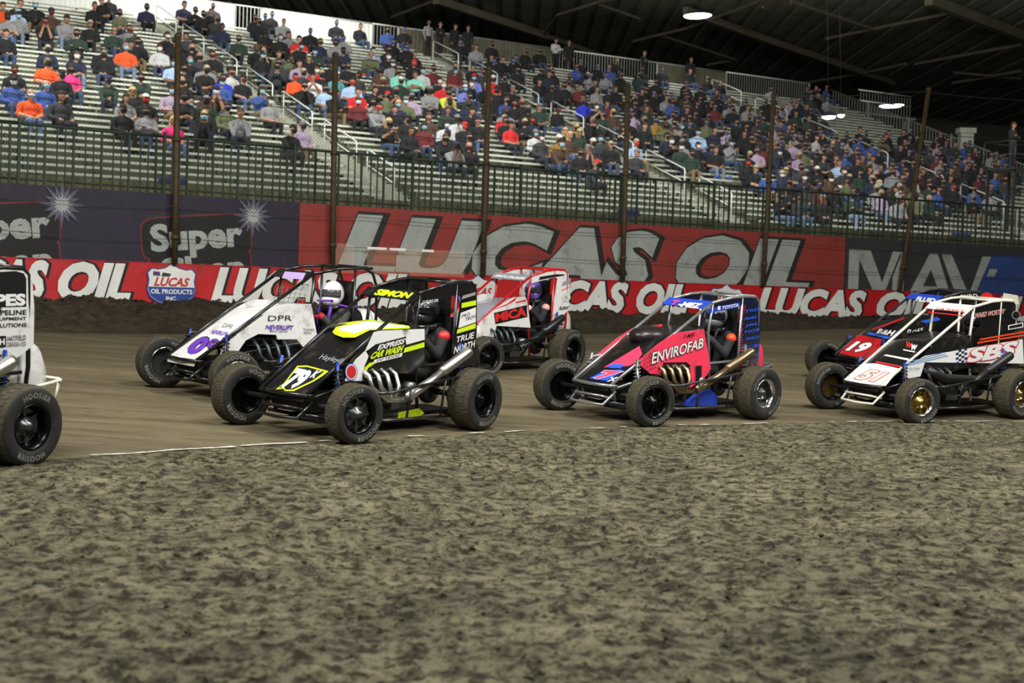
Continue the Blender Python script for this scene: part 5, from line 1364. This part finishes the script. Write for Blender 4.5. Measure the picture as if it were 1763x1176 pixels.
# head centre (in tile pixels), shirt, mask, cap or hair, pose:   x y shirt mask head pose
TILES = {
'A': (0, 0, '''110 75 l b Ct lap;225 65 k - Cw lean;40 220 k - h lap;305 290 n k Ct lap;95 440 k m h lap;85 525 b w Ck lap;300 405 O k Co lap;290 530 b - s lap;450 435 P k L lap;195 600 O - s lap;385 612 c - h apart;480 378 n w h lean;395 462 k - Ck lap
490 225 d - h cross;575 155 k - Ct lap;655 302 k k h lap;800 300 O b s apart;765 97 o - h lean;725 182 d - s lap;855 200 c w Ct lap;600 30 k - h lap;645 10 k - h lap;725 22 c w h lap;930 50 n - h apart;870 300 k - h lap;915 282 k k h lap
1015 300 G w L lap;1100 398 l b L lap;1205 390 k b s lap;1165 445 k - h lean;1305 425 g k Ck apart;1120 292 k - h lap;1155 292 k - h lap;1215 312 k - s lap;1270 302 k - Ck lap;1350 332 k m h lap;1415 492 B m h lap;1465 458 G m h lap;1540 502 k m Ck apart
690 510 d d Cn lean;895 525 d k h lean;800 612 g - L lap;925 612 k r Cw lap;780 675 k - Ck lap;930 692 g - h cross;1090 562 v b h lap;1165 642 k - h lean;1100 762 P - L lap;1305 692 k - h lap;1300 772 k - L face;1440 692 o k h lap;1520 752 g - h face
1240 65 k k h cross;1290 92 k k h lap;1335 78 k b h lap;1350 42 c - h lap;1410 168 n - h lap;1515 238 d - h lap;1640 140 t - h face;1625 312 k - h lap;1050 20 n - h lap;1100 252 k w h lap;1180 222 c - h lap;20 30 O - h lap;130 30 k - h lap'''),
'B': (440, 0, '''65 92 t w h lap;105 97 k k h lap;180 142 g - Cr lap;40 140 k k h lap;65 205 k k Ck lap;160 232 k - h lap;210 222 g - h lap;280 237 r - h cross;350 187 B w h lap;410 267 n - h lap;515 148 l k h lap;665 168 k k h lap;510 272 g - h lap;560 248 g - L phone;840 183 b k Ck lap;945 193 k k Ck lap
875 262 B - s lap;960 302 B - Ck lap;745 328 l b h lap;1010 347 w w Ct lap;1005 397 k r Cr lap;1300 267 G - h lap;1400 290 g - Cr lap;1500 282 y - h lap;1495 372 k - h lap;1565 377 k - h phone;1635 382 k - h lap;45 352 k - h lap;150 352 o - h lap;150 402 c - h lap;280 412 v - h lap;340 372 k - Cw lap;390 432 r w h lap
255 477 O r h lap;310 547 k - h face;365 502 w - h phone;515 472 T - Cw lap;590 412 k - h lap;475 402 k - Ck lap;655 482 c - Ck lap;615 512 l r h lap;810 527 k m Ct lap;905 457 a - L lap;920 512 d k Cw lap;1015 457 a - h cross;1060 447 G b h lap;1130 442 m k h lap;1265 457 m b h lap;1195 532 r w s lap;1225 547 k w h lap;1210 592 y k h face;1330 547 p b Cw cross;1385 492 p b Cr lap
1465 542 k w Cw lap;1505 502 r k Cw lap;1590 627 b - h lap;1490 607 k - h lap;1350 642 n - h lap;495 602 k - h lean;655 642 m - h lap;650 592 r - h lap;745 652 g - L phone;835 612 o k Cr lap;885 682 k - h lap;955 627 o w Cg lap;1105 602 g k Cg lean;1220 692 d - h lap;1345 717 k - h lean;760 702 g r h lean;840 792 k - L phone;985 822 k - h lap;1070 807 m b L lap;1100 747 e - L lap
1210 777 G - L lap;1325 782 k r Cr lap;1195 892 k k h lean;1335 882 k - h lean;1410 762 k - h lap;95 652 g w Ck lap;210 840 k - Ck lean;300 782 v n Cg lap;1585 772 k - h lap;1620 802 r - h lap'''),
'C': (880, 0, '''30 372 k b h lap;95 322 k - h lap;185 322 k - h lap;440 392 k b h lap;45 442 k - Ct phone;195 442 k - Cw lap;265 452 w k h lap;180 522 a r L lap;265 542 t r L lap;605 467 g - Cn lap;700 472 k - h lap;810 462 d - h lap;440 552 m - h lap;545 562 g - h lap;625 572 k - h lap;665 562 G w h lap;800 592 y w Ck lap;860 572 r - h lap
905 582 k - Cw lap;975 572 l - h lap;920 512 k - h lap;1115 542 n - s lap;1165 552 w - L lap;1200 632 k b Cw lap;830 432 k - h lap;960 432 k - h lap;1135 452 k - h lap;465 632 B n s lap;540 672 k w h phone;610 667 m - L phone;650 702 e - L lap;185 667 d - Cg lap;300 682 k m h lap;135 747 n r h lap;20 772 r b h lap;920 772 M n h lap;1025 722 g r Cr phone;1115 692 k - h lap
1180 657 k b h lap;1270 662 w w L face;1385 672 g - h phone;745 762 k k h lap;850 802 k - h lap;790 657 k - h lap;760 692 n k Ck lap;155 852 G - Cg lap;345 832 k - L lap;435 842 d - L lap;305 882 M k Cw lap;300 942 e - h lean;445 962 k k h lap;520 897 c k Cw lap;635 912 k - Ct lap;570 872 c - h lap;790 912 l r Ct apart;515 1040 c - Cr lean;1015 892 k - h phone;1080 942 d w Ck lap
1085 892 g - Cg lap;1150 962 d - h lap;1135 782 k r h lap;1240 782 o - h phone;1350 802 k - L lap;1365 842 v k Cg lap;1480 842 G - L lap;1570 832 G k Cr lap;1430 782 k b Cw lap;1510 747 k - s lap;1500 672 g - s lap;1185 902 k w h lap;1300 942 k - h lap;1345 962 n n h lap;1560 952 v n h lap;1500 1022 k r h lap;1550 1062 k - Ct lap;1410 532 k - h lap;1300 522 k - h lap'''),
'D': (1313, 0, '''25 632 k - h lap;65 662 k w h lap;150 657 k b h lap;240 667 v b h lap;310 692 k - h lap;115 782 c - h lap;200 802 d b h lap;75 802 v - Cn lap;215 722 d b h lap;300 832 k - h lap;590 837 k b h lap;685 842 k b h lap;760 892 c - h lap;440 937 k b Cw lap;345 972 k k Cw lap;270 962 o - h lap;530 962 n w h lap;605 1012 k - s lap;700 1012 g w h lap;490 1022 l - h lap
540 1062 e - h lap;930 962 k b h lap;1105 1002 m - Ck lap;1125 1042 g - s face;1290 1092 u - L lap;1370 1112 m - L lap;1475 1112 b b h lap;1210 1170 k r h lap;975 1182 o - s lap;985 1220 v - s apart;755 1222 v - s lap;1060 1240 d - s lap;150 1075 n - Ct lap;40 1090 b - h lap;250 1050 c - h lap;430 1120 e b h phone;350 1060 k - Cw cross;620 1105 d - h lap;680 1075 k - h lap;830 1080 g - h lap;890 1120 k - h lap'''),
}
PICKS = []
for ox, oy, txt_ in TILES.values():
    for row in txt_.replace('\n', ';').split(';'):
        a = row.split()
        PICKS.append((ox + float(a[0]) / 3.676, oy + float(a[1]) / 3.676, a[2], a[3], a[4], a[5]))
PSC = 1.09
HEAD_UP = {'lap': .86, 'cross': .86, 'lean': .75, 'phone': .85, 'apart': .85, 'face': .77}
def seat_for(px, py, up):
    d = ray(px, py); best = None
    for k in range(NROW):
        base = stand(0, k * RUN - .05, 0)
        t = ((base - EYE) @ SB) / (d @ SB); P = EYE + t * d
        e = P[2] - (Z0 + k * RISE) - up
        s_ = float((P - base) @ SA)
        if best is None or abs(e) < abs(best[0]): best = (e, k, s_, P[1])
    return best
PEOPLE = []; taken = {}
def free(k, s_, gap):
    return all(abs(s_ - q) >= gap for q in taken.get(k, []))
def try_place(px, py, sh, mk, hd, ps, gap, strict):
    e, k, s_, dep = seat_for(px, py, HEAD_UP[ps])
    if abs(e) > 0.35 or s_ > S_END - 0.4: return False
    if any(abs(s_ - a) < 0.62 for a in AISLES):
        if strict: return False
        a = min(AISLES, key=lambda q: abs(q - s_)); s_ = a + math.copysign(0.95, s_ - a)
    if not free(k, s_, gap):
        if strict: return False
        for dk in (1, -1, 2, -2):
            if 0 <= k + dk < NROW and free(k + dk, s_, gap): k += dk; break
        else: return False
    taken.setdefault(k, []).append(s_)
    PEOPLE.append(dict(k=k, s=s_, sh=sh, mk=mk, hd=hd, ps=ps, px=px, py=py, dep=dep))
    return True
rnd = random.Random(5)
for (a, b_, c_, m_, h_, p_) in PICKS: try_place(a, b_, c_, m_ if m_ != '-' or rnd.random() < .45 else rnd.choice('kkkkwb'), h_, p_, 0.5, False)
rnd = random.Random(5)
FILL = [((1330, 1745, 225, 300), 85), ((1340, 1740, 290, 345), 45), ((1080, 1430, 150, 265), 70), ((640, 1080, 105, 215), 36), ((700, 1060, 210, 262), 8), ((430, 690, 78, 160), 14), ((170, 420, 0, 200), 12), ((0, 170, 0, 60), 5)]
for (x0, x1, y0, y1), n in FILL:
    got = tries = 0
    while got < n and tries < n * 30:
        tries += 1
        x, y = rnd.uniform(x0, x1), rnd.uniform(y0, y1)
        sh = rnd.choice('kkkkkkkkkccccnnnddggobmelvGe'); mk = rnd.choice('-kkkkkwbbkm'); hd = rnd.choice(['h', 'h', 'h', 'L', 's', 'Ck', 'Ck', 'Cg', 'Ct', 'Cn'])
        if try_place(x, y, sh, mk, hd, rnd.choice(['lap', 'lap', 'cross', 'lean', 'apart', 'phone', 'face']), 0.56, True): got += 1
PEOPLE.sort(key=lambda p: p['dep'])
FACE0 = math.atan2(-math.cos(TH), math.sin(TH))
THINGS = PEOPLE[:292]; MASS = PEOPLE[292:]
def add_head(o, hp, mk, hd, r_):
    par = []
    if mk != '-':
        m = obj('mask', ME_MASK, o); m.location = hp; dress(m, [MASKM.get(mk, MASKM['k'])])
    if hd[0] == 'C':
        m = obj('cap', ME_CAP, o); m.location = hp; dress(m, [CAPM[hd[1]]])
    elif hd == 'L':
        m = obj('hair', ME_LONG, o); m.location = hp; dress(m, [HAIRM[r_.choice((1, 3, 0, 3))]])
    elif hd == 'h':
        m = obj('hair', ME_HAIR, o); m.location = hp; dress(m, [HAIRM[r_.choice((0, 1, 4, 0))]])
    elif hd == 's':
        m = obj('hair', ME_HAIR, o); m.location = (hp[0] - .012, hp[1], hp[2] - .015); dress(m, [HAIRM[2]])
def wear(sh, short):
    return f"{CLOTH[sh][0]} " + ('T-shirt' if short else 'jacket')
def headword(mk, hd):
    a = []
    if hd[0] == 'C': a.append(CAPC[hd[1]][0] + ' cap')
    elif hd == 'L': a.append('long hair')
    elif hd == 's': a.append('grey hair')
    if mk != '-' : a.append(MASKC.get(mk, MASKC['k'])[0] + ' mask')
    return ' and '.join(a)
def place_word(px, py, k):
    xs_ = [287, 562, 828, 1070, 1320, 1580]
    i = sum(px > q for q in xs_)
    col = 'left of the first post' if i == 0 else f'right of the {NUMW[i-1]} post'
    band = ('lowest' if k < 7 else 'lower' if k < 14 else 'middle' if k < 21 else 'upper' if k < 28 else 'top') + ' rows'
    return band, col
lab_groups = {}
for p in THINGS:
    r_ = random.Random(int(p['px'] * 31 + p['py'] * 17))
    p['short'] = 1 if (p['sh'] in 'OraTyl' and r_.random() < .75) or r_.random() < .22 else 0
    band, col = place_word(p['px'], p['py'], p['k'])
    hw_ = headword(p['mk'], p['hd'])
    p['lab'] = f"person in {wear(p['sh'], p['short'])}" + (f", {hw_}" if hw_ else '') + f", {band} {col}"
    lab_groups.setdefault(p['lab'], []).append(p)
for lb, ps in lab_groups.items():
    if len(ps) > 1:
        ps.sort(key=lambda p: p['px'])
        for i, p in enumerate(ps): p['lab'] = lb + f", {NUMW[i]}"
SHORTEN = {' rows left of the ': ' rows left of ', ' rows right of the ': ' rows right of '}
for p in THINGS:
    r_ = random.Random(int(p['px'] * 13 + p['py'] * 7))
    ps, short = p['ps'], p['short']
    o = obj('person', BODY[ps, short])
    sc = PSC * r_.uniform(0.96, 1.04)
    wd_ = r_.uniform(0.93, 1.06) * (1.06 if ps == 'apart' else 1.0)
    o.location = stand(p['s'], p['k'] * RUN, Z0 + p['k'] * RISE + 0.004)
    o.rotation_euler.z = FACE0 + r_.uniform(-.45, .25)
    o.scale = (sc, sc * wd_, sc)
    pm = PANTS[r_.choice((0, 0, 1, 2, 2, 3, 4, 5, 6))]
    if (p['sh'], ps) == ('O', 'apart'): pm = PANTS[4]
    dress(o, [CM[p['sh']], pm, SK[r_.choice((0, 0, 1, 1, 2, 2, 3))], M_SHOE])
    lab = p['lab']
    if len(lab.replace(',', '').split()) > 16: lab = lab.replace(' of the ', ' of ')
    if len(lab.replace(',', '').split()) > 16: lab = lab.replace(' rows', '-row')
    tag(o, lab, 'person', 'spectators seated in the stand')
    add_head(o, HEADPOS[ps], p['mk'], p['hd'], r_)
# standing people at the top and at the edge of the stand
STANDERS = [(738, 38, 'g', 'k', 'down', 'first and leftmost'), (758, 31, 'k', '-', 'crossed', 'second'), (784, 30, 'k', '-', 'down', 'third'), (806, 42, 'k', '-', 'down', 'fourth'), (957, 64, 'G', '-', 'crossed', 'fifth, in a pale top'), (980, 60, 'k', '-', 'down', 'sixth'), (1189, 122, 'k', '-', 'down', 'seventh'), (1108, 118, 'k', '-', 'crossed', 'eighth')]
for i, (x, y, sh, mk, ps, wd2) in enumerate(STANDERS):
    dp = stand(0, TT + 0.35, 0); d = ray(x, y); t = ((dp - EYE) @ SB) / (d @ SB); P = EYE + t * d
    s_ = float((P - dp) @ SA)
    o = obj('person', BODY[ps, 0]); o.location = stand(s_, TT + 0.35, TZ + 0.028); o.rotation_euler.z = FACE0 + random.uniform(-.3, .3)
    dress(o, [CM[sh], PANTS[5], SK[1], M_SHOE]); tag(o, f'person standing on the top walkway, {wd2} of the standing row', 'person', 'people standing at the top of the stand'); add_head(o, HEADPOS[ps], mk, 'h', random)
e_, k_, s_, _d = seat_for(1656, 285, 1.2)
o = obj('person', BODY['arms_up', 0]); o.location = stand(s_, k_ * RUN - .22, Z0 + k_ * RISE - .42); o.rotation_euler.z = FACE0
dress(o, [CM['k'], PANTS[2], SK[1], M_SHOE]); tag(o, 'standing spectator with raised arms in front of the pale column', 'person'); add_head(o, HEADPOS['arms_up'], '-', 'h', random)
# the rest, small and dim, as one crowd
lowB = {}
for ps in ('lap', 'lean', 'cross'):
    P, hd, hp = seated(ps)
    me = figure_mesh('far_figure', sleeve(P, 0), BASE_MATS, 0.038, fine=False)
    V = np.empty(len(me.vertices) * 3); me.vertices.foreach_get('co', V); V = V.reshape(-1, 3)
    Q = np.array([tuple(p.vertices) for p in me.polygons]); mi = np.empty(len(Q), dtype=np.int32); me.polygons.foreach_get('material_index', mi)
    b = MB(); _ell(b, (hp[0] - .012, 0, hp[2] + .02), (.103, .09, .115), 10, 8)
    Vh = np.array(b.v); Qh = [f if len(f) == 4 else (f[0], f[1], f[2], f[2]) for f in b.f]
    lowB[ps] = (V, Q, mi)
    bpy.data.meshes.remove(me)
crowd_m = [CM[c] for c in 'kcndgbmove'] + [PANTS[2], PANTS[0], SK[1], M_SHOE, HAIRM[0]]
VV, QQ, MM = [], [], []; base = 0
for p in MASS:
    ps = p['ps'] if p['ps'] in lowB else 'lap'
    V, Q, mi = lowB[ps]
    a = FACE0 + rnd.uniform(-.4, .3); c, s2 = math.cos(a), math.sin(a)
    V = V * PSC
    W = np.stack([V[:, 0] * c - V[:, 1] * s2, V[:, 0] * s2 + V[:, 1] * c, V[:, 2]], -1) + stand(p['s'], p['k'] * RUN, Z0 + p['k'] * RISE + .004)
    top = 'kcndgbmove'.find(p['sh']); top = top if top >= 0 else 0
    tb_ = np.array([top, 10 + rnd.randrange(2), 12, 13, 14, 14]); m2 = tb_[mi]
    hairy = (V[Q].mean(1)[:, 2] > .905) | ((V[Q].mean(1)[:, 2] > .81) & (V[Q].mean(1)[:, 0] < HEADPOS[ps][0] - .01))
    m2 = np.where(hairy & (mi == 2), 14, m2)
    if rnd.random() < .7: m2 = np.where((mi == 2) & (V[Q].mean(1)[:, 2] < .845) & (V[Q].mean(1)[:, 2] > .72) & (V[Q].mean(1)[:, 0] > HEADPOS[ps][0] + .02), rnd.choice((0, 0, 0, 2, 5)), m2)
    VV.append(W); QQ.append(Q + base); MM.append(m2); base += len(V)
if VV:
    tag(obj('distant_spectators', np_mesh('distant_spectators', np.concatenate(VV), np.concatenate(QQ), crowd_m, True, np.concatenate(MM))), 'dim mass of far spectators in the upper right rows', 'crowd', kind='stuff')

# ------------------------------------------------------------------ small things in the stand and beyond it
def on_deck(px, py, up=0.0):
    d = ray(px, py); best = None
    for k in range(NROW):
        base = stand(0, k * RUN - .12, 0); t = ((base - EYE) @ SB) / (d @ SB); P = EYE + t * d
        e = P[2] - (Z0 + k * RISE) - up
        if best is None or abs(e) < abs(best[0]): best = (e, k, float((P - base) @ SA))
    return best[1], best[2]
M_CUP = mat('cup_blue', S(40, 78, 200), 0.4); M_CUPW = mat('cup_white', S(220, 222, 220), 0.5)
for x, y, m, lb in ((178, 129, M_CUP, 'blue plastic cup on the bench beside the orange shirt at left'), (263, 48, M_CUP, 'blue plastic cup near the upper end of the left aisle'), (371, 62, M_CUP, 'blue plastic cup by the dark group left of the white panels'), (385, 71, M_CUP, 'second blue cup by the dark group left of the white panels'), (131, 172, M_CUPW, 'white drink cup beside the hot pink jacket'), (955, 226, M_CUP, 'blue plastic cup on an empty bench in mid stand'), (1237, 302, M_CUP, 'tall blue cup on the low bench right of the fourth post'), (1259, 306, M_CUP, 'blue cup right beside another on the low bench'), (711, 180, M_CUP, 'blue cup on the bench below the cream shirt')):
    k, s_ = on_deck(x, y, .07)
    e = empty('drink_cup', lb, 'cup', 'drink cups on the benches', matrix=Matrix.Translation(stand(s_, k * RUN - .05, Z0 + k * RISE)))
    b = MB(); b.lathe([(.001, .002), (.042, .002), (.055, .17), (.05, .17), (.04, .012), (.001, .012)], 16, 'z'); b.build('cup_body', m, e)
    b = MB(); b.lathe([(.056, .168), (.058, .18), (.001, .182)], 16, 'z'); b.build('lid', M_CUPW, e)
M_COOL = mat('cooler_navy', S(44, 50, 92), 0.5); M_COOL2 = mat('cooler_lid', S(70, 76, 120), 0.5)
for x, y, lb in ((298, 308, 'navy cooler box on the lowest deck behind the first fence post'), (1082, 360, 'navy cooler box on the lowest deck right of the fourth fence post'), (1655, 398, 'blue cooler box on the lowest deck near the right edge')):
    d = ray(x, y); base = stand(0, -.33, 0); t = ((base - EYE) @ SB) / (d @ SB); P = EYE + t * d; s_ = float((P - base) @ SA)
    e = empty('cooler_box', lb, 'cooler', 'cooler boxes on the lowest deck', matrix=Matrix.Translation(stand(s_, -.31, Z0 - .42)) @ Matrix.Rotation(TH, 4, 'Z'))
    b = MB(); b.box((0, 0, .19), (.62, .34, .38)); b.build('tub', M_COOL, e)
    b = MB(); b.box((0, 0, .405), (.64, .36, .05)); b.build('lid', M_COOL2, e)
    b = MB(); b.tube([(-.33, 0, .3), (-.37, 0, .3), (-.37, 0, .46), (.37, 0, .46), (.37, 0, .3), (.33, 0, .3)], .012, 6); b.build('handle', M_COOL2, e)
k, s_ = on_deck(635, 128, .05)
b = MB(); _ell(b, (0, 0, .06), (.30, .17, .06), 20, 8); o = b.build('seat_cushion', CM['O']); o.location = stand(s_, k * RUN - .02, Z0 + k * RISE); o.rotation_euler.z = TH
tag(o, 'orange seat cushion lying on an upper bench', 'cushion')
# camera tower at the right edge
c = at_depth(1742, 292, 57.0)
M = Matrix.Translation((c[0], c[1], 0)) @ Matrix.Rotation(TH, 4, 'Z')
e = empty('camera_tower', 'dark steel tower with a small platform at the right edge', 'tower', matrix=M)
zt_ = c[2]
for sx in (-.6, .6):
    for sy in (-.6, .6):
        b = MB(); b.box((sx, sy, zt_ / 2), (.09, .09, zt_)); b.build('leg', M_HOUS, e)
b = MB(); b.box((0, 0, zt_ - .03), (1.5, 1.5, .07)); b.build('platform', M_HOUS, e)
for z in (.5, 1.0):
    b = MB(); b.tube([(-.72, -.72, zt_ + z), (.72, -.72, zt_ + z), (.72, .72, zt_ + z), (-.72, .72, zt_ + z), (-.72, -.72, zt_ + z)], .02, 6); b.build('guard_rail', M_HOUS, e)
for sx in (-.72, .72):
    for sy in (-.72, .72):
        b = MB(); b.tube([(sx, sy, zt_), (sx, sy, zt_ + 1.0)], .02, 6); b.build('rail_post', M_HOUS, e)
o = obj('person', BODY['crossed', 0]); o.matrix_world = M @ Matrix.Translation((-.15, -.1, zt_ + .006)) @ Matrix.Rotation(-1.4, 4, 'Z'); dress(o, [CM['k'], PANTS[2], SK[1], M_SHOE]); tag(o, 'person in black standing on the tower at the right edge', 'person'); add_head(o, HEADPOS['crossed'], '-', 'h', random)
b = MB(); b.prism([(-.12, -.02), (-.17, .2), (-.15, .5), (-.04, .75), (.06, .78), (.14, .5), (.18, .18), (.12, -.02)], lambda u, v, t_: (u, t_, v), -.05, .05); o = b.build('white_bag', mat('white_cloth', S(216, 218, 212), 0.8)); o.matrix_world = M @ Matrix.Translation((.25, -.80, zt_ + .15))
tag(o, 'white cloth bag hung on the tower rail at the right edge', 'bag')
b = MB(); b.box((0, 0, .6), (.42, .02, 1.2)); 
e2 = empty('notice_board', 'white notice sheet with dark lines on the tower at the right edge', 'notice', matrix=M @ Matrix.Translation((.75, -.80, zt_ + .1)))
b.build('sheet', mat('white_card', S(226, 228, 224), 0.7), e2)
for i in range(9):
    b = MB(); b.box((0, -.013, .12 + i * .12), (.34, .006, .02)); b.build('printed_line', D_GRY, e2)
